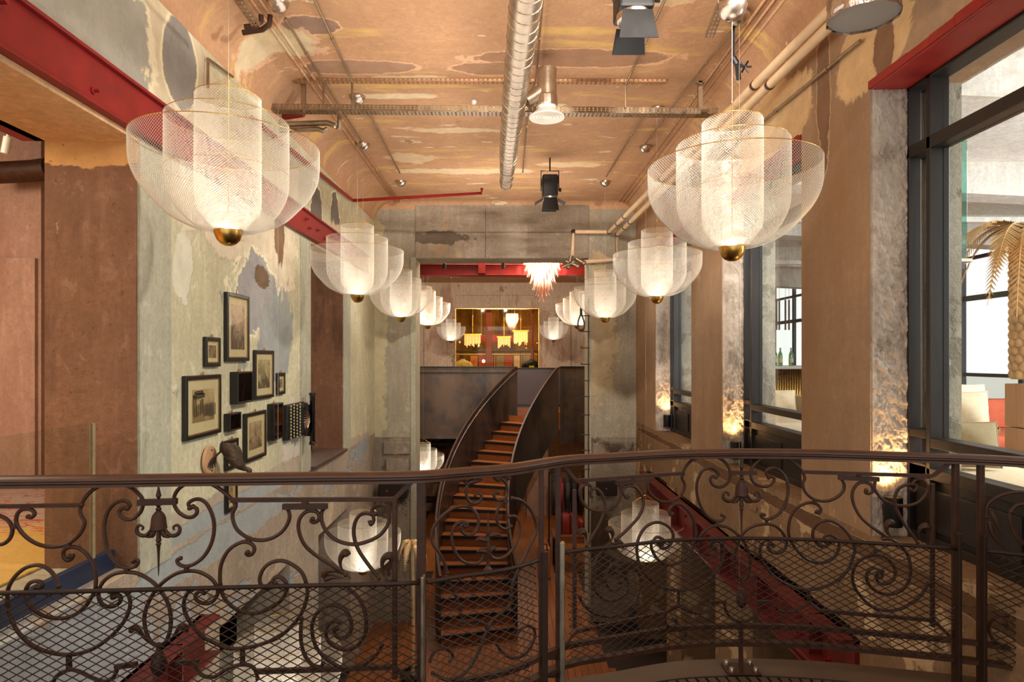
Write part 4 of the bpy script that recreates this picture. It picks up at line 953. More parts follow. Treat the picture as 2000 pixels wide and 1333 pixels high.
scroll(fr('R3',[(1425,412),(1455,425),(1482,380),(1430,365),(1350,380),(1300,420),(1275,490),(1282,570),(1320,660),(1380,760),(1440,840),(1485,905)]))
scroll(fr('R3',[(1008,420),(1000,442),(1040,450),(1072,420),(1052,370),(990,345),(930,360),(885,420),(880,500),(910,590),(960,670),(1040,745),(1130,810),(1215,872)]))
leaf(fr('R3',[(1262,738),(1230,718),(1195,750),(1205,810),(1250,862),(1310,930)])); leaf(fr('R3',[(1592,772),(1550,752),(1508,780),(1500,840),(1530,910)])); leaf(fr('R3',[(1150,870),(1200,865),(1260,890),(1330,930)]), .012)
scroll(fr('R3',[(552,618),(535,625),(572,632),(587,590),(550,550),(480,535),(400,560),(340,610),(300,690),(285,790),(298,880)],'R4',[(312,30),(360,100),(440,180),(540,222),(640,215),(720,160),(755,80),(748,15)],'R3',[(710,850),(660,835),(620,855),(620,895),(655,918)]))
scroll(fr('R3',[(672,900),(640,940),(590,945),(545,910),(513,850),(520,780),(570,722),(650,700),(740,730),(820,800),(880,890),(903,980)],'R4',[(890,150),(850,270),(760,370),(640,440),(500,470),(370,460),(240,410),(130,330),(50,220),(20,120),(40,45),(95,10)]))
scroll(fr('R4',[(1110,332),(1130,310),(1160,340),(1135,365),(1100,350),(1108,385),(1140,412),(1190,420),(1250,390),(1280,320),(1262,250),(1200,180),(1120,155),(1020,165),(930,220),(890,290),(885,400),(930,500),(1010,590),(1110,650),(1220,670),(1330,650),(1440,590),(1530,510),(1580,415)]))
scroll(fr('R4',[(1160,300),(1080,270),(1030,300),(1010,350),(1030,420),(1090,480),(1180,515),(1280,508),(1370,450),(1420,340),(1410,200),(1370,110),(1300,40),(1230,0)]))
leaf(fr('R4',[(1080,130),(1105,105),(1150,115),(1165,150)]), .010)
B('R4',(470,470),(475,595),r=.007); scroll(fr('R4',[(475,590),(540,640),(585,672),(640,672)]),.007); B('R4',(600,672),(1630,760),r=.008); B('R4',(1630,755),(1810,930),r=.008)
scroll(fr('R4',[(475,592),(400,640),(300,680),(210,672),(168,630)])); B('R2',(1070,480),(1072,625),r=.007)
scroll(fr('R2',[(1070,622),(1000,650),(952,700),(945,770),(990,822),(1040,800),(1052,760),(1020,748)])); B('R2',(130,860),(930,690),r=.008); bar((1100+930/S,1053+690/S),(1100+1066/S,1053+628/S), .008); scroll(fr('R2',[(40,970),(80,910),(130,860)]), .007)
scroll(fr('R2',[(1072,628),(1150,665),(1230,692),(1310,682),(1370,635),(1382,590)])); B('R2',(1365,590),(1515,588),r=.008); B('R2',(1800,590),(1940,590),r=.008)
scroll(fr('R2',[(1500,598),(1512,670),(1570,740),(1660,772),(1750,742),(1812,682),(1822,608)]))
MB().lathe([(.006,-.06),(.018,-.05),(.026,-.02),(.02,.0),(.008,.03)], rp(1448,1163), 12).build('finial', M['iron'], rl, smooth='auto')
# ---------------- far right panel
q = lambda pts: [(1800+x/4.005, 1000+y/4.005) for x, y in pts]
scroll(q([(700,0),(690,60),(720,150),(770,215),(830,260)])); scroll(q([(655,880),(690,912),(728,880),(705,830),(640,812),(570,830),(530,885),(535,960),(590,1030),(690,1065),(820,1050)]))
scroll([(1926,1010),(1930,985),(1960,966),(2000,962),(2040,975)]); scroll([(2010,985),(1985,988),(1972,1010),(1985,1050),(2010,1070)])
leaf([(1932,1020),(1940,1045),(1955,1066),(1970,1080)], .012); leaf([(1936,1000),(1950,1030),(1962,1052)], .010)

# ---- curved platform with slatted deck
def edge(px, off, z): p = rh(px, 0, off); return (p.x, p.y, z)
ex = [-700+50*i for i in range(66)]
vs = []; 
def slab(o0, o1, z0, z1, mat, kind=None, label=None):
    b = MB(); xs = [-250+25*i for i in range(103)]
    vs = []
    for x in xs: vs += [edge(x,o0,z0), edge(x,o1,z0), edge(x,o1,z1), edge(x,o0,z1)]
    n = len(xs); fs = []
    for i in range(n-1):
        for k in range(4): fs.append((i*4+k, i*4+(k+1) % 4, (i+1)*4+(k+1) % 4, (i+1)*4+k))
    fs += [(0,1,2,3), tuple((n-1)*4+k for k in (3,2,1,0))]
    return b.add(vs, fs)
M['kerb'] = simple('kerb_steel', (96,80,66), .5, .3, .15, 6)
struct('floor_platform_edge', slab(.12, -.045, EZ-1.62, EZ-1.45, None), M['kerb'], smooth='auto')
w = MB(); w.box(-2.2, 2.15, -1.5, 1.9, EZ-1.62, EZ-1.49); struct('floor_platform', w.add([edge(x,-.05,EZ-1.49) for x in PXS]+[edge(x,-.9,EZ-1.49) for x in PXS], [(i,i+1,len(PXS)+i+1,len(PXS)+i) for i in range(len(PXS)-1)]), M['black'])
gr = thing('deck_grille', 'curved slatted deck grille along the inside of the right railing', 'grille', tuple(rh(1470,1.45,-.3)))
sm = wood('deck_slat', (70,52,38), (104,80,58), .5, 'Y', obj=True)
import itertools
L = 0; last = None; nsl = 0
for i in range(0, 1400):
    px = 1090 + i*.7
    p = rh(px, 1.452, -.075)
    if last is not None and (p-last).length < .046: continue
    last = p.copy(); a = rh(px, 1.452, -.078); bq = rh(px+70, 1.452, -.40)
    dv = (bq-a); dv.z = 0; l = dv.length; dv.normalize(); wv = Vector((-dv.y, dv.x, 0))
    MB().obox((a+bq)/2, dv*l/2, wv*.0165, Vector((0,0,.012))).build('slat', sm, gr); nsl += 1
    if nsl > 60: break
MB().tube([rh(1085+20*i, 1.448, -.072) for i in range(48)], .006, 6).build('edge_strip', M['black'], gr)
w = MB(); w.box(-2.7, 2.6, -1.6, -1.4, 0, EZ-1.5); struct('wall_light_block', w, M['dark'])  # added out of view to keep world light off the lower floor
# ================================================================= ceiling services
# spiral duct with seams, reducing towards the far end
d = thing('spiral_duct', 'galvanised spiral ventilation duct running along the ceiling', 'duct', (0.05, 5.4, 6.58))
axis = [Vector((.15,2.7,6.58)), Vector((.115,3.90,6.58)), Vector((.055,5.6,6.58)), Vector((.018,6.8,6.58)), Vector((-.011,8.05,6.58))]
rad = [.102,.101,.099,.092,.074]
def ax(y):
    for (a, ra), (b_, rb) in zip(zip(axis, rad), zip(axis[1:], rad[1:])):
        if y <= b_.y: 
            t = (y-a.y)/(b_.y-a.y); return a.lerp(b_, t), ra+(rb-ra)*t
    return axis[-1], rad[-1]
ys = [2.7+5.34*i/60 for i in range(61)]
MB().tube([ax(y)[0] for y in ys], [ax(y)[1] for y in ys], 28).build('duct_body', M['galv'], d, smooth='auto')
pts = []
turns = 44
for i in range(turns*16+1):
    y = 2.7+5.3*i/(turns*16); c, r = ax(y); a = 2*math.pi*i/16; pts.append(c+Vector((math.cos(a)*(r+.001), 0, math.sin(a)*(r+.001))))
MB().tube(pts, .0035, 4, cap=False).build('spiral_seam', M['tray'], d)
for y in (5.4, 6.95, 7.88):
    c, r = ax(y); MB().lathe([(r,-.03),(r+.006,-.028),(r+.006,.028),(r,.03)], c, 28, 'Y').build('coupling', M['galv'], d, smooth='auto')
for y in (4.5, 7.7):
    c, r = ax(y); MB().tube([c+Vector((-r,0,0)), c+Vector((-r*.4,0,r)), c+Vector((-r*.2,0,.42))], .003, 5).build('hanger_wire', M['cable'], d)
# branch with round diffuser
v = thing('ceiling_diffuser', 'round white air diffuser on a steel stub beside the spiral duct', 'vent', tuple(P(1068,229,5.5)))
c = P(1068, 229, 5.5); top = P(1075, 145, 5.5)
MB().lathe([(.085,.10),(.085,c.z*0+.40)], c, 20).build('stub_duct', M['galv'], v, smooth='auto')
MB().lathe([(.001,.395),(.087,.395),(.087,.41),(.001,.41)], c, 20).build('stub_cap', M['galv'], v)
MB().tube([c+Vector((0,0,.25)), Vector((.165,5.48,6.60))], .062, 18).build('branch_duct', M['galv'], v, smooth='auto')
MB().lathe([(.088,.09),(.092,.10),(.092,.17),(.088,.18)], c, 20).build('foil_tape', M['chrome'], v)
MB().lathe([(.08,.10),(.085,.06),(.14,.012),(.153,.0),(.15,-.008),(.13,-.002)], c, 32).build('diffuser_rim', M['white'], v, smooth='auto')
for r in (.115,.088,.060,.034): MB().lathe([(r,.03),(r+.018,.002),(r+.020,-.008),(r+.016,-.008),(r-.004,.026)], c, 28).build('diffuser_ring', M['white'], v, smooth='auto')
MB().lathe([(.001,-.006),(.018,-.004),(.022,.02),(.001,.03)], c, 16).build('diffuser_core', M['white'], v)
# perforated cable trays
def tray(name, lab, A, Bp, w, h, mat, n):
    t = thing(name, lab, 'cable tray', tuple((A+Bp)/2))
    dv = (Bp-A); L = dv.length; dv.normalize(); up = Vector((0,0,1)); s = Vector((0,1,0))
    b = MB()
    m = (A+Bp)/2
    b.obox(m + s*(-w/2) + up*(h*.46), dv*L/2, s*.002, up*h*.06); b.obox(m + s*(-w/2) + up*(-h*.40), dv*L/2, s*.002, up*h*.10); b.obox(m + s*(w/2), dv*L/2, s*.002, up*h*.5)
    b.obox(m + s*(-w/2) + up*(h*.05), dv*L/2, s*.002, up*h*.05)
    for o in (-.48,-.24,0,.24,.48): b.obox(m + s*(w*o) + up*(-h/2), dv*L/2, s*w*.035, up*.0015)
    for i in range(n):
        c = A + dv*(L*(i+.5)/n); b.obox(c + up*(-h/2) + dv*((i % 2)*.004), dv*(L/n*.30), s*w/2, up*.0013)
        b.obox(c + s*(-w/2), dv*(L/n*.36), s*.002, up*h*.5)
    b.build('tray_channel', mat, t); return t
A = P(455,212,6.0); Bq = P(1400,221,6.05)
ty = tray('cable_tray', 'perforated steel cable tray hung across the hall under the ceiling', A, Bq, .10, .055, M['tray'], 120)
for px in (592, 1368):
    p = P(px, 215, 6.0); MB().box(p.x-.02,p.x+.02,5.995,6.03,p.z-.03,6.998).box(p.x-.035,p.x+.035,5.995,6.035,6.985,6.998).build('hanger_post', M['tray'], ty)
    MB().obox(p+Vector((.03,-.06,-.03)), (.012,0,0),(0.02,-.07,-.02),(0,.004,.015)).build('bracket_arm', M['tray'], ty)
tr = simple('painted_strut', (186,140,98), .6, .2, .12, 12)
tray('cable_tray', 'painted slotted strut fixed flat on the ceiling above the hung tray', PZ(568,158,6.984), PZ(1300,160,6.984), .06, .024, tr, 80)
for (a, b_, lab) in (((452,-20),(500,33),'short slotted strut end at the top edge beside the left ceiling canopy'),((1412,5),(1385,52),'short slotted strut end at the top edge beside the right ceiling canopy')):
    A = P(a[0],a[1],3.8); Bq = P(b_[0],b_[1],3.8+.42); Bq.z = A.z
    t = thing('slotted_strut', lab, 'strut', tuple((A+Bq)/2)); b = MB(); dv = (Bq-A); L = dv.length; dv.normalize(); s = Vector((dv.y,-dv.x,0))
    for o in (-.022,0,.022): b.obox((A+Bq)/2+s*o, dv*L/2, s*.004, Vector((0,0,.002)))
    for i in range(9): b.obox(A+dv*(L*(i+.5)/9), dv*.006, s*.024, Vector((0,0,.0018)))
    for o in (-.026,.026): b.obox((A+Bq)/2+s*o+Vector((0,0,.012)), dv*L/2, s*.0015, Vector((0,0,.013)))
    b.obox(A-dv*.5+Vector((0,0,.02)), dv*.5, s*.02, Vector((0,0,.012))); b.obox(A-dv*.9+Vector((0,0,.55)), dv*.02, s*.02, Vector((0,0,.56)))
    b.build('strut_body', M['galv'], t)
# conduits
def conduit(lab, pts, r=.0105, mat='tray', clips=True, name='conduit', cat='conduit'):
    t = thing(name, lab, cat, tuple(pts[0])); MB().tube(pts, r, 8).build('conduit_pipe', M[mat], t, smooth='auto')
    if clips:
        for a, b_ in zip(pts, pts[1:]):
            n = int((b_-a).length/.8)
            for k in range(n): 
                c = a.lerp(b_, (k+.5)/max(1,n)); dv = (b_-a).normalized(); MB().tube([c-dv*.012, c+dv*.012], r*1.5, 8).build('clip', M[mat], t)
    return t
zc = 6.952
q = lambda px, py: PZ(px, py, zc)
conduit('thin steel conduit reaching the tray, second from the left at the ceiling', [q(596,-40), q(688,160), P(688,160,q(688,160).y)+Vector((0,0,-.2))])
conduit('thin steel conduit from the left ceiling canopy down to the tray', [q(557,36), q(632,160), q(632,160)+Vector((0,0,-.2))])
conduit('thin steel conduit passing behind the tray to the low left canopy', [q(634,163), q(706,276)])
conduit('thin steel conduit ending at the third canopy of the left row', [q(718,215), q(781,338)])
conduit('thin steel conduit falling to the tray right of the spiral duct', [q(1312,-30), q(1222,165), q(1222,165)+Vector((0,0,-.22))])
conduit('thin steel conduit along the right row of ceiling canopies', [q(1436,52), q(1333,182), q(1260,282)])
conduit('thin steel conduit running to the last right ceiling canopy', [q(1255,228), q(1184,345)])
conduit('thin steel conduit between the spiral duct and the round diffuser', [q(1062,-30), q(1047,155), q(1032,206), q(1021,337)], .009)
# beige lagged pipes of the right side
def pipes(lab, pts, r, bands):
    t = thing('lagged_pipe', lab, 'pipe', tuple(pts[0])); c = pts
    MB().tube(c, r, 14).build('pipe_body', M['pipe'], t, smooth='auto')
    for i, f in bands:
        a, b_ = c[i], c[i+1]; p = a.lerp(b_, f); dv = (b_-a).normalized(); MB().tube([p-dv*.014, p+dv*.014], r*1.14, 14).build('pipe_clamp', M['iron'], t, smooth='auto')
    for i in range(1, len(c)-1): MB().ball(c[i], r*1.25, 12).build('elbow', M['iron'], t, smooth='auto')
a = P(1640, 0, 3.8); b_ = P(1190, 453, 10.5)
pipes('upper beige lagged pipe running along the top of the right wall', [a+(a-b_)*.18, b_, P(1120,453,10.5), P(1118,500,10.5)], .034, [(0,.30),(0,.62),(0,.86),(0,.92)])
a = P(1650, 22, 3.8); b_ = P(1206, 458, 10.5)
pipes('lower beige lagged pipe running along the top of the right wall', [a+(a-b_)*.18, b_, P(1205,507,10.5), P(1140,512,10.5)], .034, [(0,.28),(0,.88),(0,.93)])
vt = thing('valve_cluster', 'cluster of grey pipe valves at the upper right corner of the opening', 'valve', tuple(P(1112,516,10.5)))
b = MB()
for px, py, px2, py2 in ((1105,510,1128,520),(1115,500,1110,522),(1125,505,1140,514),(1098,522,1120,512)): b.tube([P(px,py,10.38), P(px2,py2,10.38)], .03, 10); b.ball(P(px2,py2,10.38), .042, 10)
b.tube([P(1112,516,10.38), P(1112,516,10.64)], .02, 8); b.build('valve_body', M['tray'], vt, smooth='auto')
p = P(1455,138,4.9); p.x -= .06; p.z += .05; pv = thing('pipe_valve', 'small black valve with star handle above the lagged pipes', 'valve', tuple(p)); b = MB().tube([p, p+Vector((.03,.05,-.10))], .018, 8).tube([p+Vector((-.03,0,.05)), p], .022, 8)
for k in range(6): b.tube([p+Vector((.06,0,-.02)), p+Vector((.06+.05*math.cos(k*1.05),0,-.02+.05*math.sin(k*1.05)))], .008, 5)
b.tube([p, p+Vector((.06,0,-.02))], .012, 6); b.tube([p+Vector((-.03,0,.05)), Vector((p.x-.03,p.y,7.0))], .012, 6); b.build('valve_body', M['black'], pv)
conduit('dark cable run below the lagged pipes on the right wall', [wr(1690,80)+Vector((-.03,0,0)), wr(1300,398)+Vector((-.03,0,0))], .012, 'tray')
conduit('thin bracket conduit on the left wall under the grey plaster patch', [wl(398,172)+Vector((.03,0,0)), wl(398,115)+Vector((.03,0,0)), wl(447,150)+Vector((.03,0,0))], .011)
# red sprinkler pipe, pipes on the left
conduit('thin red sprinkler pipe along the left wall and across the end wall', [wl(480,230)+Vector((.05,0,0)), wl(682,392)+Vector((.05,0,0)), P(940,378,8.35), P(941,368,8.35)], .022, 'redlight', False, 'sprinkler_pipe', 'pipe')
a = P(455,222,6.25); conduit('short thick red pipe under the cable tray near the left wall', [a, P(560,226,6.25), P(590,222,6.25), P(600,205,6.25)], .04, 'red', False, 'sprinkler_pipe', 'pipe')
conduit('grey steel pipe with raised end below the left of the tray', [P(470,246,6.2), P(640,240,6.2), P(655,246,6.2), P(663,252,6.2), P(664,222,6.2)], .028, 'galv', False, 'steel_pipe', 'pipe')
conduit('grey steel pipe with drilled end just below its bent neighbour', [P(470,258,6.2), P(620,252,6.2), P(632,256,6.2), P(640,252,6.2)], .026, 'galv', False, 'steel_pipe', 'pipe')
conduit('pair of cut dark pipe ends at the left ceiling canopy', [P(478,53,4.6), P(500,50,4.6), P(510,42,4.6), P(510,30,4.6)], .02, 'iron', False, 'steel_pipe', 'pipe')
conduit('bent dark pipe stub under the left ceiling canopy', [P(474,64,4.75), P(512,58,4.75), P(526,48,4.75), P(528,30,4.75)], .02, 'iron', False, 'steel_pipe', 'pipe')
# polished canopies without visible lamp of their own already belong to the pendants
# foil wrapped duct end
f = thing('foil_duct', 'foil wrapped duct stub with grey end at the top right', 'duct', tuple(P(1685,36,3.2)))
c = P(1687, 36, 3.2); rr = .165
def foil(u, v):
    a = 2*math.pi*u; n = mnoise.noise(Vector((math.cos(a)*4, math.sin(a)*4, v*9)))*.012 + mnoise.noise(Vector((math.cos(a)*11, math.sin(a)*11, v*22)))*.007
    return (c.x+(rr+n)*math.cos(a), c.y+(rr+n)*math.sin(a), c.z+v*.8)
t = NT('crumpled_foil'); t.b.inputs['Base Color'].default_value = lin((190,170,150)); t.b.inputs['Metallic'].default_value = 1; t.b.inputs['Roughness'].default_value = .3
t.bump(t.noise(14, 4), .6, .03); M['foil'] = t.mat
MB().grid(foil, 64, 40).build('foil_skin', M['foil'], f, smooth=True)
MB().lathe([(.001,.012),(rr*.99,.012),(rr*.99,.03)], c, 40).build('end_cap', simple('grey_cap', (150,148,146), .55, .2, .06, 5), f)
# stage spotlights
def stage(lab, c, s, flip):
    t = thing('stage_spotlight', lab, 'spotlight', tuple(c)); x, y, z = c
    MB().bbox(x-.12*s, x+.12*s, y-.12*s, y+.16*s, z, z+.34*s, .02*s).build('housing', M['black'], t)
    for k in range(5): MB().box(x-.125*s, x+.125*s, y-.1*s+k*.05*s, y-.08*s+k*.05*s, z+.20*s, z+.32*s).build('cooling_fin', M['black'], t)
    MB().lathe([(.10*s,-.05*s),(.115*s,-.045*s),(.12*s,0),(.10*s,.01*s)], (x,y,z), 24).build('lens_ring', M['chrome'], t, smooth='auto')
    MB().lathe([(.001,-.02*s),(.10*s,-.03*s),(.10*s,-.01*s)], (x,y,z), 20).build('lens', emit('spot_lens', (255,196,110), .5) if 'spot_lens' not in bpy.data.materials else bpy.data.materials['spot_lens'], t)
    for sx in ((-1, 1) if flip == 0 else ()):
        MB().prism([(x+sx*.12*s,y-.08*s,z-.03*s),(x+sx*.12*s,y+.08*s,z-.03*s),(x+sx*.24*s,y+.11*s,z-.10*s),(x+sx*.24*s,y-.11*s,z-.10*s)], (0,0,-.006*s)).build('barn_door', M['black'], t)
    MB().prism([(x-.10*s,y-.13*s,z-.03*s),(x+.10*s,y-.13*s,z-.03*s),(x+.13*s,y-.17*s,z-.24*s),(x-.13*s,y-.17*s,z-.24*s)], (0,-.006*s,0)).build('barn_door', M['black'], t)
    MB().prism([(x-.10*s,y+.13*s,z-.03*s),(x+.10*s,y+.13*s,z-.03*s),(x+.12*s,y+.20*s,z-.18*s),(x-.12*s,y+.20*s,z-.18*s)], (0,-.006*s,0)).build('barn_door', M['black'], t)
    MB().tube([(x-.14*s,y,z+.1*s),(x-.14*s,y,z+.42*s),(x+.14*s,y,z+.42*s),(x+.14*s,y,z+.1*s)], .012*s, 4, rot=math.pi/4).tube([(x,y,z+.42*s),(x,y,7.0)], .012*s, 8).build('yoke', M['black'], t)
    MB().lathe([(.001,0),(.03*s,0),(.03*s,.03*s),(.001,.03*s)], (x+.15*s,y,z+.12*s), 10, 'X').build('knob', M['black'], t)
stage('black stage spotlight with open barn doors before the end wall', P(1074,386,8.3), .82, 0)
stage('black stage spotlight cut by the top edge of the picture', P(1238,30,4.2), .95, 1)
b = MB().lathe([(.001,-.02),(.02,-.018),(.028,0),(.028,.03),(.001,.03)], PZ(926,200,6.97), 12); tag(b.build('smoke_detector', M['white'], smooth='auto'), 'tiny white ceiling sensor left of the spiral duct', 'detector')

# ================================================================= pictures on the left wall
def print_mat(name, seed, lo, hi, sc_=26.0, vert=True):
    t = NT(name); ob = t.objpos(); sp = t.n('ShaderNodeSeparateXYZ'); t.put(sp.inputs[0], ob)
    v = t.vm('ADD', t.stretch(ob, (1,1,.7)), (seed*3.1, seed*1.7, seed))
    n = t.m('ADD', t.noise(sc_*.45, 5, v, .65, .6), t.m('MULTIPLY', t.m('SUBTRACT', t.noise(sc_*2.2, 4, v), .5), .5))
    g = t.m('ADD', n, t.m('MULTIPLY', sp.outputs[2], 1.1))
    col = t.mix(t.mr(g, .36, .66), lin(lo), lin(hi)); t.put(t.b.inputs['Base Color'], col); t.b.inputs['Roughness'].default_value = .5; return t.mat
MAT_ = simple('picture_mount', (226,210,164), .7, 0, .04, 20); FRM = simple('black_frame', (28,24,22), .35, 0, .2, 20); GILT = simple('gilt_slip', (190,150,80), .4, .5, .1, 20)
PGL = clearglass('picture_glass', (.98,.98,.96), .10); PGD = clearglass('smoked_glass', (.42,.40,.38), .16, .06)
def framed(lab, pl, pr_, yt, yb, depth=.03, fw=.024, mw=.065, prm=None, dark=False, tilt=0.0):
    a = wl(pl, yt); Y0 = a.y; Y1 = (LX+depth)*F/(pr_-990); Z1 = a.z; Z0 = EZ+(700-yb)/F*Y0
    if dark: Y0 += depth*0.0
    t = thing('framed_print' if not dark else 'shadow_box', lab, 'picture' if not dark else 'shadow box', (LX, (Y0+Y1)/2, (Z0+Z1)/2))
    cy, cz = (Y0+Y1)/2, (Z0+Z1)/2; x1 = LX+depth
    for nm, y0, y1, z0, z1 in (('frame_side',Y0,Y0+fw,Z0,Z1),('frame_side',Y1-fw,Y1,Z0,Z1),('frame_rail',Y0+fw,Y1-fw,Z0,Z0+fw),('frame_rail',Y0+fw,Y1-fw,Z1-fw,Z1)):
        MB().bbox(LX+.002, x1, y0, y1, z0, z1, .005).build(nm, FRM, t)
    xi = x1-.012 if not dark else LX+.03
    if not dark:
        b = MB(); g = .006
        b.box(xi,xi+.006,Y0+fw,Y0+fw+g,Z0+fw,Z1-fw); b.box(xi,xi+.006,Y1-fw-g,Y1-fw,Z0+fw,Z1-fw); b.box(xi,xi+.006,Y0+fw,Y1-fw,Z0+fw,Z0+fw+g); b.box(xi,xi+.006,Y0+fw,Y1-fw,Z1-fw-g,Z1-fw); b.build('gilt_slip', GILT, t)
        MB().box(xi-.004, xi, Y0+fw*.6, Y1-fw*.6, Z0+fw*.6, Z1-fw*.6).build('mount', MAT_, t)
        m2 = mw*1.15
        o = MB().box(xi-.001, xi+.0015, Y0+fw+mw, Y1-fw-mw, Z0+fw+m2, Z1-fw-mw).build('print_sheet', prm, t)
    else:
        MB().box(x1-.034, x1-.028, Y0+fw*.5, Y1-fw*.5, Z0+fw*.5, Z1-fw*.5).build('back_panel', prm, t)
        cc = MB(); rnd = random.Random(int(pl))
        cc.tube(catmull([(x1-.022, cy-.03, Z0+fw+.015), (x1-.022, cy-.01, cz-.03), (x1-.022, cy+.02, cz+.02), (x1-.022, cy+.04, cz+.04)], 4), [.012,.014,.013,.012,.011,.010,.009,.008,.007,.006,.005,.004,.002], 7, flat=.5)
        cc.build('specimen', M['olive'], t, smooth=True)
    MB().box(x1-.006, x1-.004, Y0+fw*.7, Y1-fw*.7, Z0+fw*.7, Z1-fw*.7).build('glass', PGL if not dark else PGD, t)
    MB().bbox(LX+.014, LX+.024, cy-.008, cy+.008, Z1, Z1+.022, .002).build('hanger', M['brass'], t)
    return t
framed('tall framed sepia print, topmost of the picture group', 436, 488, 570, 706, .035, .03, .055, print_mat('print_ravine', 1, (92,74,58), (214,184,152)))
framed('small framed print at the upper left of the picture group', 395, 432, 658, 717, .03, .03, .03, print_mat('print_street', 2, (84,68,42), (176,148,98), 40))
pic = framed('wide framed print of soldiers by a tower, left of the group', 354, 433, 735, 863, .035, .03, .07, print_mat('print_soldiers', 3, (150,126,84), (212,186,136), 16))
# darker drawn figures and tower of that print (flat ink shapes on the sheet)
ink = simple('print_ink', (70,60,46), .6, 0, .2, 30); sheet = [c for c in pic.children if c.name.startswith('print_sheet')][0]
b = MB(); x = LX+.04; ctr = wl(394, 798)
def ir(px0, px1, py0, py1):
    a = wl(px0, py0); c = wl(px1, py1); z0 = EZ+(700-py1)/F*c.y; b.box(x, x+.0012, a.y, c.y, z0, a.z)
for k in range(7): ir(391+k*2.9, 392.6+k*2.9, 791-k*.3, 812-k*.4); ir(391.3+k*2.9, 392.4+k*2.9, 788-k*.3, 791-k*.3)
ir(369,389,770,776); ir(372,386,764,770); ir(370,372.5,776,815); ir(376,378,790,812); ir(383,386,780,808)
o = b.build('print_figures', ink); o.parent = sheet; o.matrix_parent_inverse = Matrix.Translation(-wloc(sheet)); 
framed('medium framed print of boats, right of the tall print', 493, 536, 684, 782, .028, .03, .055, print_mat('print_boats', 4, (96,86,62), (206,184,138)))
framed('small framed print at the far right of the picture group', 538, 558, 729, 772, .03, .03, .03, print_mat('print_small', 5, (60,52,36), (190,160,110), 40))
framed('framed print of a figure, lower middle of the picture group', 473, 521, 809, 906, .035, .03, .055, print_mat('print_figure', 6, (120,98,72), (206,180,140)))
framed('narrow framed print partly behind the stuffed bird', 436, 467, 862, 921, .03, .03, .03, print_mat('print_bird', 7, (150,120,80), (216,190,140)))
framed('lowest framed print seen just below the handrail', 437, 465, 934, 1004, .03, .03, .03, print_mat('print_low', 8, (110,88,56), (206,174,116)))
dk = simple('dark_velvet', (28,24,22), .9, 0, .3, 12)
framed('deep black shadow box in the middle of the picture group', 448, 495, 727, 790, .07, .016, .03, dk, True)
framed('small deep black shadow box above the framed figure print', 436, 472, 809, 844, .056, .014, .03, dk, True)
framed('tall deep black shadow box next to the typewriter', 521, 554, 790, 862, .066, .016, .03, dk, True)
# old typewriter fixed to the wall, keys facing the hall, carriage to the right
ty = thing('typewriter', 'old black typewriter mounted sideways on the wall right of the pictures', 'typewriter', (LX, 6.6, 3.95))
a = wl(549, 795); c = wl(593, 843); Y0, Y1 = a.y, c.y+.02; zt = EZ-.44; zb = EZ-.83
MB().bbox(LX+.004, LX+.06, Y0+.02, Y1-.15, zb+.02, zt-.02, .015).build('base_plate', M['black'], ty)
b = MB()
for r in range(4):
    for k in range(11): 
        y = Y0+.05+r*.055; z = zb+.045+k*.031+(r % 2)*.012
        b.lathe([(.0105,.055+LX+.022+r*.012),(.0105,.062+LX+.022+r*.012),(.001,.062+LX+.022+r*.012)], (0,y,z), 8, 'X')
b.build('keys', simple('ivory_key', (206,190,140), .5, 0, .1, 20), ty)
MB().bbox(LX+.02, LX+.115, Y0+.27, Y0+.52, zb+.03, zt-.03, .03).build('type_housing', M['black'], ty)
b = MB()
for k in range(15):
    an = math.pi*(k/14); b.tube([(LX+.12, Y0+.42-.10*math.sin(an), (zb+zt)/2-.12*math.cos(an)), (LX+.125, Y0+.50, (zb+zt)/2-.02*math.cos(an))], .004, 4)
b.build('type_bars', M['tray'], ty)
MB().tube([(LX+.12, Y1-.10, zb-.07), (LX+.12, Y1-.10, zt+.05)], .028, 14).build('platen', M['blackgloss'], ty)
MB().bbox(LX+.02, LX+.13, Y1-.07, Y1-.045, zb-.01, zt-.06, .004).build('paper_plate', M['irondark'], ty)
for z in (zb-.08, zt+.055): MB().lathe([(.001,-.015),(.035,-.015),(.035,.015),(.001,.015)], (LX+.12, Y1-.10, z), 14).build('platen_knob', M['black'], ty)
for z in (zb+.07, zt-.07): MB().lathe([(.001,LX+.105),(.05,LX+.105),(.05,LX+.125),(.001,LX+.125)], (0, Y0+.40, z), 16, 'X').build('ribbon_spool', M['black'], ty)
b = MB().tube([(LX+.12,Y1-.12,zb-.06),(LX+.2,Y1-.16,zb-.10)], .006, 6); b.build('return_lever', M['tray'], ty)
# stuffed bird hanging by its feet from an oval plaque
pq = PX(411, 899, LX+.03); pl = thing('oval_plaque', 'pale oval wooden plaque below the pictures, holding the bird', 'plaque', tuple(pq))
MB().add(*(lambda n: ([(LX+.016,pq.y+.10*math.cos(2*math.pi*k/n),pq.z+.105*math.sin(2*math.pi*k/n)) for k in range(n)]+[(LX+.034,pq.y+.097*math.cos(2*math.pi*k/n),pq.z+.10*math.sin(2*math.pi*k/n)) for k in range(n)], [tuple(range(n))]+[(k,(k+1)%n,n+(k+1)%n,n+k) for k in range(n)]+[tuple(range(2*n-1,n-1,-1))]))(36)).build('plaque_board', simple('plaque_wood', (206,160,118), .5, 0, .1, 9), pl)
for dz in (.07,-.08): MB().ball((LX+.036, pq.y+.01, pq.z+dz), .007, 6).build('screw', M['black'], pl)
bd = thing('stuffed_bird', 'stuffed brown bird hanging head down from the oval plaque', 'bird', tuple(P(455,895,4.85)))
dpt = lambda k: 4.70+.0035*k
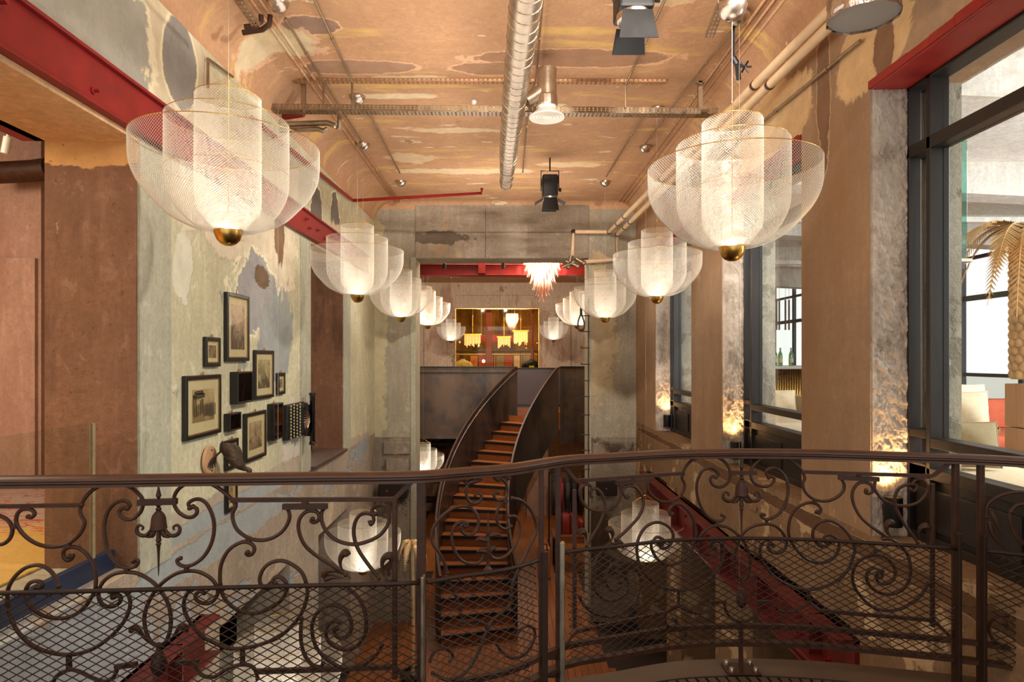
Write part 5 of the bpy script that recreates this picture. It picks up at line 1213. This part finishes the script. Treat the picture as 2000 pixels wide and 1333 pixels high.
path = [(431,884,4.72,.010),(437,872,4.73,.030),(446,881,4.75,.047),(455,893,4.78,.052),(464,904,4.81,.045),(472,912,4.84,.030),(478,916,4.86,.019),(483,917,4.88,.018),(487,920,4.89,.021),(488,925,4.895,.013),(487,930,4.90,.003)]
cc = catmull([P(a,b_,c_) for a,b_,c_,_ in path], 4); rr = [x.x for x in catmull([Vector((r,0,0)) for *_, r in path], 4)]
BR = plaster('bird_feathers', (74,58,46), [((112,92,74), 9, .5, .62, (1,1,1), .2), ((44,36,32), 5, .56, .64, (1,1,1), 0)], var=.2, bump=.6)
MB().tube(cc, rr, 12).build('body', BR, bd, smooth=True)
w = MB()
for s in (-1, 1):
    q = catmull([P(440,868,4.72)+Vector((s*.012,s*.03,0)), P(452,880,4.74)+Vector((s*.02,s*.045,0)), P(468,902,4.8)+Vector((s*.01,s*.03,0))], 5); w.tube(q, [.006,.012,.018,.022,.026,.028,.026,.022,.016,.010,.003], 8, flat=.4)
w.build('wings', BR, bd, smooth=True)
b = MB()
for k in range(4): q = [P(440,872,4.73), P(434-k*1.5,862+k*2,4.70)]; b.tube(q, [.014,.006], 5, flat=.3)
b.build('tail', BR, bd)
for o in (-.012, .012):
    a = P(433,882,4.72)+Vector((0,o,0)); f = P(420,893,4.68)+Vector((0,o*1.4,0)); b = MB().tube([a, P(427,886,4.70)+Vector((0,o,0)), f], .006, 6)
    for dy, dz in ((-.05,-.07),(-.02,-.09),(.03,-.085),(.05,-.06)): b.tube([f, f+Vector((-.02,dy*.5,dz*.6)), f+Vector((-.02,dy,dz))], [.006,.006,.002], 5)
    b.build('foot', simple('bird_foot', (44,34,28), .6), bd)
# black speaker boxes on the lower end wall
for px0, px1, py0, py1, lab in ((741,796,943,971,'black box speaker low on the left end pier'),(1166,1204,938,967,'black box speaker low on the right end pier')):
    a = P(px0, py0, 10.45); c = P(px1, py1, 10.45); t = thing('wall_speaker', lab, 'speaker', (a.x, 10.5, c.z))
    MB().bbox(a.x, c.x, 10.36, 10.60, c.z, a.z, .012).build('cabinet', M['black'], t); MB().bbox(a.x+.02, c.x-.02, 10.35, 10.362, c.z+.02, a.z-.02, .004).build('grille_cloth', M['irondark'], t)
    MB().lathe([(.001,-.004),(.008,-.004),(.008,0)], (a.x+.14, 10.352, (a.z+c.z)/2), 8, 'Y').build('badge', M['white'], t)
# ================================================================= windows of the right wall
def window(nm, d0, d1):
    """oak frame between depth d0 (far jamb) and d1 (nearer end)"""
    W = bpy.data.objects.new(nm, None); COL.objects.link(W); W.location = (2.41, (d0+d1)/2, 3.9); W['kind'] = 'structure'
    def vb(name, y0, y1, z0, z1, x0=2.36, x1=2.47, m='frame'): return MB().bbox(x0, x1, y0, y1, z0, z1, .004).build(name, M[m], W)
    zs, zh = 3.35, 6.02
    dm = d0-.185; de = d1
    vb('stile', d0-.035, d0, zs, zh, 2.36, 2.432); vb('mullion', dm-.035, dm, zs, zh)
    for y in [dm-1.9*k-1.9 for k in range(6)]:
        if y > d1+.2: vb('mullion', y-.035, y, zs, zh)
    vb('head_rail', d1, d0, zh-.05, zh-.0, m='frameh'); vb('transom', d1, d0, EZ+1.175, EZ+1.245, m='frameh')
    vb('sill_rail', d1, dm-.035, EZ-.50, EZ-.445, m='frameh'); vb('bottom_rail', d1, d0-.035, EZ-.68, EZ-.615, m='frameh')
    vb('side_rail', dm, d0-.035, EZ-.455, EZ-.41, m='frameh'); vb('side_rail', dm, d0-.035, EZ-.68, EZ-.61, m='frameh'); vb('side_rail', dm, d0-.035, EZ-.64+.0, EZ-.60, m='frameh')
    vb('side_panel', dm, d0-.035, EZ-.60+.16, EZ-.41, 2.40, 2.43)
    # wainscot with raised panels
    vb('wainscot', d1, d0, 3.35, EZ-.68, 2.40, 2.45)
    vb('wainscot_rail', d1, d0, 3.35, 3.40, 2.37, 2.45, m='frameh')
    y = d0
    while y-.9 > d1:
        vb('wainscot_panel', y-.82, y-.06, 3.43, EZ-.74, 2.385, 2.41); y -= .88
    gl = lambda n, y0, y1, z0, z1: MB().box(2.43, 2.438, y0, y1, z0, z1).build(n, M['pane'], W)
    gl('pane', dm, d0-.035, EZ-.41, EZ+1.175); gl('pane', dm, d0-.035, EZ+1.245, zh-.05)
    ys = [dm-.035]+[yy_ for yy_ in [dm-1.9*k-1.9 for k in range(6)] if yy_ > d1+.2]+[d1]
    for a, b_ in zip(ys, ys[1:]):
        gl('pane', b_, a, EZ-.445, EZ+1.175); gl('pane', b_, a, EZ+1.245, zh-.05); gl('pane', b_, a, EZ-.615, EZ-.50)
    return W
window('window_1', 3.79, YB); window('window_2', 6.4, 4.67); window('window_3', 9.27, 7.46)
# stone strips behind the frames, lounge side wall
w = MB(); w.box(2.67, 2.69, YB, 12, 6.02, 6.8); struct('wall_lounge', w, M['stone_grey'])

# ================================================================= lounge beyond the right windows
M['lounge_white'] = plaster('lounge_white', (232,228,220), [((200,192,180), .8, .55, .65, (1,1,1), 0)], var=.06, bump=.15)
M['lounge_floor'] = simple('lounge_floor', (150,120,92), .5, 0, .1, 3)
w = MB(); w.box(2.67, 12, YB, 26, 2.9, 3.15); struct('floor_lounge', w, M['lounge_floor'])
w = MB(); w.box(2.67, 8.0, YB, 26, 6.55, 6.75); struct('ceiling_lounge', w, M['lounge_white'])
for i, y in enumerate((4.6, 7.0, 9.6, 12.4, 15.4)):
    w = MB().prism([(2.68,y,6.56),(8,y,6.56),(8,y,6.12),(7.6,y,6.08),(3.1,y,6.30),(2.68,y,6.34)], (0,.34,0)); struct('trim_%d' % (20+i), w, M['lounge_white'])
w = MB(); 
for y in (7.6, 11.0): w.box(3.0, 7.9, y, y+.12, 6.02, 6.08)
struct('trim_25', w, M['lounge_white'])
# exterior glazing wall with steel bars
W = bpy.data.objects.new('window_4', None); COL.objects.link(W); W.location = (7.9, 8, 4); W['kind'] = 'structure'
M['barblue'] = simple('steel_bar', (58,62,72), .5, .3, .1, 9)
for i in range(17):
    y = 2.0+1.3*i; MB().bbox(7.86, 7.94, y-.045, y+.045, 3.15, 6.55, .006).build('mullion', M['barblue'], W)
for z, h in ((3.5,.05),(4.12,.06),(5.42,.09),(6.1,.06)): MB().bbox(7.87, 7.93, 1.5, 25, z-h/2, z+h/2, .006).build('transom', M['barblue'], W)
MB().box(7.895, 7.905, 1.5, 25, 3.15, 6.55).build('pane', M['pane'], W)
w = MB(); w.box(2.67, 8, 24, 24.2, 3.15, 6.6); struct('wall_lounge_end', w, M['lounge_white'])
w = MB(); w.box(9.5, 40, -10, 60, 2.5, 2.9); struct('ground', w, simple('pavement', (190,186,180), .9))
# palm on its oak plinth
def frond(b, o, dirv, L, droop, nl=15, wl_=.17):
    dirv = Vector(dirv).normalized(); pts = []
    side = dirv.cross(Vector((0,0,1)))
    side = side.normalized() if side.length > .01 else Vector((1,0,0))
    for i in range(13):
        t = i/12; pts.append(o + dirv*(L*t*(1-.25*t)) + Vector((0,0,-droop*t*t)) + Vector((0,0,.10*math.sin(math.pi*t*.7))))
    b.tube(pts, [.009*(1-.75*i/12) for i in range(13)], 5)
    for k in range(1, nl*2):
        t = .12+.86*k/(nl*2); j = min(11, int(t*12)); c = pts[j].lerp(pts[j+1], t*12-j); tv = (pts[j+1]-pts[j]).normalized()
        for s in (-1, 1):
            l = wl_*math.sin(math.pi*min(1, .12+t*.86))**.7; d = (tv*.62+side*s*.85+Vector((0,0,-.25))).normalized(); up = tv*.02
            a, m_, e = c, c+d*l*.5, c+d*l
            b.add([a-up*.45, a+up*.45, m_+up*.34, e, m_-up*.34, m_+Vector((0,0,.004))], [(0,1,5),(1,2,5),(2,3,5),(3,4,5),(4,0,5)])
M['gold'] = simple('gold_palm', (232,194,138), .42, .35, .15, 14, 0, .5)
M['husk'] = simple('palm_husk', (220,184,138), .55, .1, .25, 10, .1)
pt = P(2010, 742, 4.75); pl = thing('palm_tree', 'gilded artificial palm with scaly trunk in the lounge at far right', 'palm', (pt.x, pt.y, pt.z))
b = MB().tube([pt, pt+Vector((.01,0,.55)), pt+Vector((0,0,1.12))], [.085,.09,.095], 14); b.build('trunk_core', M['husk'], pl)
husk = MB().lathe([(.001,-.03),(.026,-.02),(.032,.0),(.026,.028),(.010,.045),(.001,.05)], n=7).mesh('trunk_scale', M['husk'], smooth=True)
for r in range(19):
    for k in range(11):
        a = 2*math.pi*(k+.5*(r % 2))/11; inst(husk, 'trunk_scale', pl, (.092*math.cos(a), .092*math.sin(a), .03+r*.058), (0,.45,a), (1,1.15,1))
rnd = random.Random(5); top = pt+Vector((0,0,1.10))
for i, (dx, dy, L, dr) in enumerate(((-1,.25,.72,.70),(-1,-.5,.62,.55),(-.8,.7,.7,.36),(-.5,-.9,.56,.62),(-1,.05,.62,.30),(.2,1,.6,.4),(.9,.3,.6,.5),(.4,-1,.55,.6),(-.8,-.1,.48,.74),(-.35,.3,.36,.7),(-.9,.5,.66,.85),(-.6,-.5,.5,.85))):
    b = MB(); frond(b, top, (dx,dy,.25), L, dr, 15, .15); b.build('frond', M['gold'], pl)
b = MB().bbox(pt.x-.098, pt.x+.22, pt.y-.12, pt.y+.11, 3.15, pt.z-.36, .006); b.bbox(pt.x-.098, pt.x+.22, pt.y-.12, pt.y+.11, pt.z-.352, pt.z-.032, .006)
tag(b.build('plinth', wood('plinth_oak', (200,154,116), (222,182,142), .5, 'Z', obj=False)), 'light oak square plinth carrying the gilded palm', 'plinth')
# sofas, cushions, tables
def cushion(lab, c, w, h, t, rz, tilt, mat, piping=True):
    b = MB(); n = 14; o = thing('cushion', lab, 'cushion', c)
    def fn(s):
        def g(u, v):
            x = (u-.5); z = (v-.5); k = (1-abs(2*x)**2.4)*(1-abs(2*z)**2.4); pin = 1-.07*(1-abs(2*z)**2)*0 - .05*(abs(2*x)*abs(2*z))*-1
            e = 1-.06*(1-(2*x)**2) if True else 1
            wv = .006*math.sin(9*u+5*v)*k
            return (x*w*(1-.05*(1-(2*z)**2)), s*(t/2*max(0,k)**.62+wv), z*h*(1-.05*(1-(2*x)**2)))
        return g
    b.grid(fn(1), n, n); b.grid(fn(-1), n, n)
    me = b.mesh('cushion_body', mat, smooth=True); inst(me, 'cushion_body', o)
    if piping:
        pp = []
        for k in range(41):
            s = k/40*4; i = int(s) % 4; f = s-int(s); u, v = ((f,0),(1,f),(1-f,1),(0,1-f))[i]; pp.append(fn(1)(u, v))
        inst(MB().tube(pp, .005, 5, closed=False).mesh('piping', mat, smooth=True), 'piping', o)
    o.rotation_euler = (tilt, 0, rz); return o
pc = P(1903, 806, 4.35); cushion('cream cushion standing behind the lower folded flap on the window sofa', (pc.x-.05, pc.y+.06, pc.z-.03), .37, .34, .22, -.1, -.15, M['cream'])
pc = P(1902, 838, 4.22); cushion('olive linen cushion leaning in front of the cream cushion', (pc.x-.05, pc.y-.04, 3.835), .35, .30, .17, -.1, -.2, M['olive'])
def seat(name, lab, x0, x1, y0, y1, z1, mat, back=None):
    t = thing(name, lab, 'sofa', ((x0+x1)/2, (y0+y1)/2, 3.15))
    MB().bbox(x0+.02, x1-.02, y0+.02, y1-.02, 3.15, z1-.12, .01).build('base', M['terra'] if mat == 'terra' else M['tread'], t)
    MB().bbox(x0, x1, y0, y1, z1-.13, z1, .04).build('seat', M[mat], t, smooth='auto')
    if back: MB().bbox(*back, .035).build('backrest', M[mat], t, smooth='auto')
    return t
seat('sofa', 'low cream upholstered window bench below the nearest right window', 2.72, 3.45, 2.3, 5.2, 3.15+.52, 'cream')
seat('sofa', 'terracotta banquette by the bright window behind the cushions', 4.75, 6.3, 6.6, 7.5, 3.6, 'terra', (4.75, 6.3, 7.32, 7.5, 3.6, 3.93))
pc = P(1902, 775, 6.9); cushion('small pale cushion on the terracotta banquette', tuple(pc), .32, .26, .1, .2, -.2, M['cream'])
seat('sofa', 'cream bench seen through the second right window', 2.75, 3.6, 6.6, 9.2, 3.74, 'cream', (3.5, 3.62, 6.6, 9.2, 3.7, 3.95))
pc = P(1530, 783, 7.4); cushion('large cream cushion seen through the second right window', (pc.x, pc.y, pc.z), .28, .24, .1, 0, -.15, M['cream'])
t = thing('side_table', 'small pale table with brass edge beside the oak plinth', 'table', (4.1, 5.3, 3.15))
MB().lathe([(.001,.60),(.34,.60),(.34,.64),(.001,.64)], (4.0,5.75,3.15), 28).build('table_top', M['cream'], t); MB().lathe([(.341,.60),(.346,.60),(.346,.64),(.341,.64)], (4.0,5.75,3.15), 28).build('brass_edge', M['brass'], t); MB().bbox(3.94,4.06,5.69,5.81,3.15,3.75,.01).build('leg', M['barblue'], t)
b = MB().bbox(2.74, 2.9, 2.5, 3.1, 3.15, 3.62, .01); o = b.build('floor_speaker', M['black']); tag(o, 'black square box with round dial by the window bench', 'speaker')
# hanging green glass panel with speaker
p = P(1872, 400, 4.55); t = thing('glass_sign_panel', 'thick green tinted glass panel hanging by the nearest window jamb', 'glass panel', tuple(p))
MB().bbox(p.x-.055, p.x+.055, p.y-.012, p.y+.012, EZ+(700-506)/F*4.55, EZ+(700-275)/F*4.55, .003).build('glass_slab', clearglass('teal_glass', (.50,.78,.72), .2), t)
MB().bbox(p.x-.08, p.x+.08, p.y-.03, p.y+.03, EZ+(700-513)/F*4.55, EZ+(700-506)/F*4.55, .003).build('steel_shoe', M['galv'], t)
MB().tube([(p.x,p.y,EZ+(700-275)/F*4.55),(p.x,p.y,6.55)], .006, 6).build('hanger', M['cable'], t)
MB().bbox(p.x-.06, p.x+.01, p.y-.05, p.y+.05, EZ+(700-529)/F*4.55, EZ+(700-513)/F*4.55, .004).build('projector_box', M['black'], t)
p = P(1868, 187, 4.9); tag(MB().lathe([(.001,-.03),(.05,-.028),(.062,-.005),(.062,.02),(.001,.02)], (p.x,p.y,p.z), 20).tube([(p.x,p.y,p.z+.02),(p.x,p.y,6.56)], .03, 8).build('smoke_alarm', M['white'], smooth='auto'), 'round white smoke alarm seen through the top light of the near window', 'alarm')
# bar in the depth of the lounge
bx, by = 5.0, 12.1; t = thing('bar_counter', 'brass fluted bar counter in the depth of the lounge', 'bar', (bx, by, 3.15))
MB().bbox(4.4, 6.4, 11.75, 12.4, 3.15, 4.2, .01).build('counter_core', M['tread'], t)
fl_ = MB().tube([(0,0,0),(0,0,1.02)], .022, 8).mesh('flute', M['brass'], smooth=True)
for k in range(44): inst(fl_, 'flute', t, (4.42+k*.045-bx, 11.73-by, .02))
MB().bbox(4.36, 6.44, 11.65, 12.45, 4.2, 4.26, .01).build('counter_top', M['white'], t)
gb = clearglass('bottle_glass', (.25,.42,.22), .25)
bm_ = MB().lathe([(.001,0),(.04,0),(.042,.01),(.042,.18),(.036,.22),(.016,.27),(.014,.33),(.017,.335),(.001,.335)], n=12).mesh('bottle_body', gb, smooth='auto'); lab_ = MB().lathe([(.0425,.06),(.0428,.06),(.0428,.14),(.0425,.14)], n=12).mesh('bottle_label', M['cream'])
for k, (px, lab) in enumerate(((1514,'green bottle at the left end of the lounge bar'),(1524,'tall dark green bottle in the middle of the lounge bar'),(1545,'green bottle on the lounge bar nearest to the right pier'))):
    x = (px-990)/F*12.0; o = thing('bottle', lab, 'bottle', (x, 12.0, 4.26), 'bottles on the lounge bar'); inst(bm_, 'bottle_body', o); inst(lab_, 'bottle_label', o)
for k, px in enumerate((1517, 1522, 1534, 1541)):
    x = (px-990)/F*10.0; o = thing('tube_pendant', ('leftmost','second','third','rightmost')[k]+' of the slim dark tube lights hanging before the lounge bar', 'pendant lamp', (x, 10.0, 5.3), 'slim tube lights in the lounge')
    MB().tube([(x,10,EZ+(700-645)/F*10),(x,10,EZ+(700-586)/F*10)], .014, 8).build('tube_body', M['iron'], o); MB().tube([(x,10,EZ+(700-586)/F*10),(x,10,6.55)], .003, 4).build('cable', M['cable'], o)

# ================================================================= display room behind the amber screen
co = MB().bbox(-.76, -.54, 22.9, 23.05, 3.15, 7.0, .01); tag(co.build('steel_column', M['redlight']), 'bright red steel column behind the amber screen', 'column')
co = MB().bbox(.88, .98, 23.2, 23.3, 3.15, 7.0, .01); tag(co.build('steel_column', M['red']), 'dark red steel column at the right edge of the amber screen', 'column')
p0, p1 = P(889,687,23.4), P(1053,683,23.4); sh = thing('display_shelf', 'long black display shelf across the amber room', 'shelf', (-.3, 23.4, p0.z))
MB().bbox(-1.9, 1.25, 23.3, 23.75, p0.z-.03, p0.z+.03, .006).build('shelf_board', M['black'], sh); MB().bbox(-1.9,1.25,23.3,23.33,p0.z-.12,p0.z-.08,.004).build('lower_rail', M['tray'], sh)
for x in (-1.7, -.5, .5, 1.15): MB().bbox(x-.02,x+.02,23.65,23.7,3.15,p0.z-.03,.003).build('shelf_leg', M['black'], sh)
M['glow'] = emit('glowing_tube', (255,216,160), 1.1)
rnd = random.Random(11); tb = MB().tube([(0,0,0),(0,0,1)], .03, 8).mesh('glass_tube', M['glow'])
for gi, (px0, px1, n, pyt, pyb, lab) in enumerate(((908,938,8,655,680,'left'),(973,996,7,660,681,'middle'),(1004,1030,9,648,676,'right'))):
    t = thing('tube_chandelier', lab+' one of three glowing glass tube lamps above the black display shelf', 'lamp', tuple(P((px0+px1)/2, pyb, 23.9)), 'glowing tube lamps in the amber room')
    for k in range(n*2):
        p = P(px0+(px1-px0)*k/(n*2-1), pyt, 23.9); h = (pyb-pyt)/F*23.9*(.62+.38*rnd.random()); inst(tb, 'glass_tube', t, (p.x-t.location.x, (k % 3)*.06-.06, p.z-h-t.location.z), scale=(.42,.42,h))
    c = t.location; MB().bbox(P(px0,0,23.9).x-.05, P(px1,0,23.9).x+.05, 23.85, 24.02, P(0,pyt,23.9).z+.0, P(0,pyt,23.9).z+.05, .004).tube([(c.x,23.93,P(0,pyt,23.9).z),(c.x,23.93,7.0)], .01, 6).build('tube_frame', M['brass'], t)
t = thing('display_banner', 'dark red band hanging behind the tube lamps', 'banner', (-.4, 25, 4.9)); MB().bbox(-1.2, .5, 25.0, 25.03, P(0,668,25).z, P(0,655,25).z, .005).build('banner_cloth', M['red'], t); MB().tube([(-1.0,25.015,P(0,655,25).z),(-1.0,25.015,7)], .006, 5).build('banner_cord', M['cable'], t); MB().tube([(.3,25.015,P(0,655,25).z),(.3,25.015,7)], .006, 5).build('banner_cord', M['cable'], t)
def shirt(lab, px, py, mat, band):
    p = P(px, py, 22.9); t = thing('shirt_bust', lab, 'mannequin', (p.x, p.y, 3.15))
    z = p.z-.52
    prof = [(.14,0),(.155,.05),(.16,.2),(.19,.38),(.20,.46),(.16,.52),(.07,.56),(.06,.60),(.001,.60)]
    b = MB(); n = 18
    vs = [(p.x+r*1.25*math.cos(2*math.pi*k/n), p.y+r*.7*math.sin(2*math.pi*k/n), z+h) for r, h in prof for k in range(n)]
    b.add(vs, [(i*n+k, i*n+(k+1) % n, (i+1)*n+(k+1) % n, (i+1)*n+k) for i in range(len(prof)-1) for k in range(n)]); b.build('shirt_body', mat, t, smooth=True)
    for s in (-1, 1): MB().tube([(p.x+s*.20,p.y,z+.47),(p.x+s*.28,p.y,z+.34),(p.x+s*.30,p.y,z+.24)], [.075,.075,.08], 10).build('sleeve', mat, t, smooth=True)
    MB().tube([(p.x,p.y,3.15),(p.x,p.y,z+.05)], .02, 8).build('stand', M['black'], t); MB().lathe([(.001,0),(.15,0),(.15,.02),(.001,.02)], (p.x,p.y,3.15), 18).build('stand_base', M['black'], t)
    MB().bbox(p.x-.09, p.x+.09, p.y-.15, p.y-.13, z+.30, z+.36, .004).build('printed_patch', band, t)
shirt('pale printed shirt on a stand at the left of the amber screen', 904, 706, simple('pale_shirt', (206,190,150), .9), simple('print_grey', (130,120,100), .9))
shirt('black shirt with lime patch at the right of the amber screen', 1038, 706, simple('black_shirt', (26,26,22), .9), simple('lime', (190,200,40), .8))
t = thing('lime_bag', 'bright lime bag below the pale shirt', 'bag', (P(901,724,22.6).x, 22.6, 3.15)); p = P(901, 716, 22.6); MB().bbox(p.x-.13, p.x+.13, 22.5, 22.64, 3.15, p.z, .02).build('bag_body', simple('lime_fabric', (206,206,50), .8), t); MB().tube([(p.x-.08,22.57,p.z),(p.x-.06,22.57,p.z+.1),(p.x+.06,22.57,p.z+.1),(p.x+.08,22.57,p.z)], .012, 6).build('bag_handle', simple('lime_strap', (206,206,50), .8), t)
M['orange'] = simple('orange_panel', (196,120,70), .7, 0, .15, 3)
for k in range(7):
    p = P(926+k*17, 705, 25.6); t = MB().bbox(p.x-.15, p.x+.15, 25.5, 25.8, 3.15, P(0,695,25.6).z, .01); 
    col = ('orange','terra','orange','olive','terra','cream','olive')[k]
    o = thing('stock_cabinet', ('first','second','third','fourth','fifth','sixth','last')[k]+' from the left of the tall stock cupboards under the black shelf', 'cupboard', (p.x, 25.6, 3.15), 'stock cupboards in the amber room'); t.build('carcass', M[col], o)
    for s in (-1, 1): MB().bbox(p.x+s*.075-.068, p.x+s*.075+.068, 25.48, 25.502, 3.2, P(0,696,25.6).z-.04, .004).build('door', M[col], o)
for k, px in enumerate((944, 955)):
    p = P(px, 706, 23.0); p.y = 23.0; o = thing('globe_lamp', ('left','right')[k]+' of two small glowing globes beneath the red column', 'lamp', (p.x, 23.2, p.z), 'small globes in the amber room'); MB().ball((p.x,23.2,p.z), .06, 12).build('globe', emit('globe_glow', (255,236,214), 5) if k == 0 else bpy.data.materials['globe_glow'], o, smooth=True); MB().tube([(p.x,23.2,p.z+.06),(p.x,23.2,7.0)], .004, 5).build('cord', M['black'], o)

# ================================================================= shop on the lower floor
sh = thing('shop_shelf', 'dark wall shelving under the landing at left', 'shelf', (-1.9, 18.1, 0))
for z in (.4,.95,1.5,1.98): MB().bbox(-3.0, -.6, 17.95, 18.38, z, z+.035, .004).build('shelf_board', M['black'], sh)
for x in (-2.98,-1.3,-.62): MB().bbox(x-.02, x+.02, 17.95, 18.38, 0, 2.5, .004).build('upright', M['black'], sh)
def boot(lab, x, y, z, mat, s=1.0):
    t = thing('boot', lab, 'boot', (x, y, z), 'boots on the dark shelf')
    b = MB().tube(catmull([Vector((x-.11*s,y,z+.05*s)), Vector((x-.02*s,y,z+.055*s)), Vector((x+.05*s,y,z+.09*s)), Vector((x+.07*s,y,z+.20*s)), Vector((x+.07*s,y,z+.27*s))], 4), [.03*s]+[.045*s]*15+[.05*s], 10); b.build('boot_upper', mat, t, smooth=True)
    MB().bbox(x-.15*s, x+.12*s, y-.045*s, y+.045*s, z, z+.022*s, .006*s).build('sole', M['black'], t)
    MB().tube([(x+.02*s,y-.05*s,z+.13*s),(x+.12*s,y-.05*s,z+.15*s)], .008*s, 5).build('gold_band', M['brass'], t)
gl_ = simple('dark_leather', (42,30,30), .3, 0, .2, 9)
for k, (px, py, lab) in enumerate(((856,858,'first dark boot with gold band on the shelf under the landing'),(878,858,'second dark boot with gold band on the shelf under the landing'),(830,846,'dark boot on the shelf directly above the low pendant'))):
    p = P(px, py, 18.0); boot(lab, p.x, 18.1, 2.018, gl_, 1.15)
for k, px in enumerate((846, 856, 866)):
    p = P(px, 862, 18.0); t = thing('shoe_box', ('red','gold','maroon')[k]+' striped shoe box below the boots', 'box', (p.x, 18.1, 1.535), 'shoe boxes under the landing'); MB().bbox(p.x-.065,p.x+.065,18.0,18.25,1.538,1.80,.006).build('box_body', [M['redlight'],M['brass'],M['red']][k], t); MB().bbox(p.x-.07,p.x+.07,17.99,18.26,1.80,1.86,.006).build('box_lid', M['black'], t)
# clothes rail and suitcases right of the stair
cr = thing('clothes_rail', 'black clothes rail with dark coats right of the stair', 'clothes rail', (1.55, 15.2, 0))
MB().tube([(1.0,15.2,0),(1.0,15.2,1.7),(2.3,15.2,1.7),(2.3,15.2,0)], .018, 8).build('rail_frame', M['black'], cr)
for k in range(2): MB().bbox((1.0,2.3)[k]-.02, (1.0,2.3)[k]+.02, 14.95, 15.45, 0, .03, .004).build('foot', M['black'], cr)
cols = [(40,30,30),(120,26,22),(52,40,34),(30,28,30),(88,40,26),(34,32,36),(130,30,26),(46,36,32)]
for k in range(8):
    x = 1.12+k*.155; t = thing('coat', ('dark brown coat first','red coat second','umber coat third','black coat fourth','rust coat fifth','charcoal coat sixth','scarlet coat seventh','dark taupe coat eighth')[k]+' on the clothes rail from the left', 'coat', (x, 15.2, 1.7), 'coats on the clothes rail')
    m = simple('coat_cloth_%d' % k, cols[k], .9, 0, .2, 8)
    b = MB(); prof = [(.16,.0),(.17,.3),(.16,.62),(.19,.80),(.12,.90),(.04,.94)]; n = 12
    b.add([(x+r*.38*math.cos(2*math.pi*j/n), 15.2+r*1.25*math.sin(2*math.pi*j/n), .70+h) for r, h in prof for j in range(n)], [(i*n+j, i*n+(j+1) % n, (i+1)*n+(j+1) % n, (i+1)*n+j) for i in range(len(prof)-1) for j in range(n)]+[tuple(range(n))]); b.build('coat_body', m, t, smooth=True)
    MB().tube([(x,15.2,1.63),(x,15.2,1.655),(x,15.165,1.69),(x,15.168,1.72),(x,15.2,1.74),(x,15.232,1.72)], .005, 5).build('hanger_hook', M['chrome'], t)
    for s in (-1, 1): MB().tube([(x,15.2+s*.22,1.48),(x,15.2+s*.27,1.2),(x,15.2+s*.26,.95)], .05, 8).build('sleeve', m, t, smooth=True)
def suitcase(lab, x0, x1, y0, y1, z0, z1, mat):
    t = thing('suitcase', lab, 'suitcase', ((x0+x1)/2, (y0+y1)/2, z0)); MB().bbox(x0,x1,y0,y1,z0,z1,.03).build('shell', mat, t, smooth='auto'); MB().tube([((x0+x1)/2-.07,(y0+y1)/2,z1),((x0+x1)/2-.06,(y0+y1)/2,z1+.05),((x0+x1)/2+.06,(y0+y1)/2,z1+.05),((x0+x1)/2+.07,(y0+y1)/2,z1)], .01, 6).build('handle', M['black'], t)
    for f in (.25,.75): MB().bbox(x0+(x1-x0)*f-.015, x0+(x1-x0)*f+.015, y0-.004, y1+.004, z0+.02, z1+.003, .003).build('strap', M['black'], t)
tb_ = thing('display_table', 'low brown display table right of the stair', 'table', (1.35, 13.4, 0)); MB().bbox(.95, 1.95, 13.1, 13.7, .70, .75, .006).build('table_top', M['tread'], tb_)
for x in (1.0,1.9):
    for y in (13.15,13.65): MB().bbox(x-.025,x+.025,y-.025,y+.025,0,.70,.004).build('leg', M['black'], tb_)
suitcase('bright red suitcase on the display table right of the stair', 1.05, 1.40, 13.25, 13.5, .75, 1.15, M['redlight']); suitcase('tan suitcase standing on the floor before the display table', .62, .86, 12.7, 12.95, 0, .62, M['orange']); suitcase('dark red trunk on the display table beside the red suitcase', 1.5, 1.88, 13.2, 13.55, .75, 1.02, M['red'])
pn = thing('wall_panel', 'pale pink plaster panel on the lower wall right of the stair', 'panel', (.95, 17.8, 0)); MB().bbox(.55, 1.15, 17.75, 17.85, 0, 2.7, .01).build('panel_board', M['jamb_pink'], pn)
# gold fern frond near the low left pendant
pp = P(806, 1075, 8.4); t = thing('gold_fern', 'gold artificial fern hanging beside the low left pendant', 'fern', (pp.x, 8.4, 0))
for dx, dy, L, dr in ((-.5,-.3,.30,.35),(-.2,-.6,.34,.45),(.3,-.5,.34,.45),(.6,0,.3,.4),(-.6,.3,.28,.3),(.1,.7,.3,.4)): b = MB(); frond(b, pp+Vector((0,0,.05)), (dx,dy,.35), L, dr, 11, .075); b.build('frond', M['gold'], t)
MB().tube([(pp.x,8.4,0),(pp.x+.01,8.4,pp.z*.5),(pp.x,8.4,pp.z+.06)], [.03,.022,.018], 8).build('stem', M['husk'], t); MB().lathe([(.001,0),(.13,0),(.17,.28),(.15,.28),(.14,.24),(.001,.24)], (pp.x,8.4,0), 20).build('pot', M['black'], t)
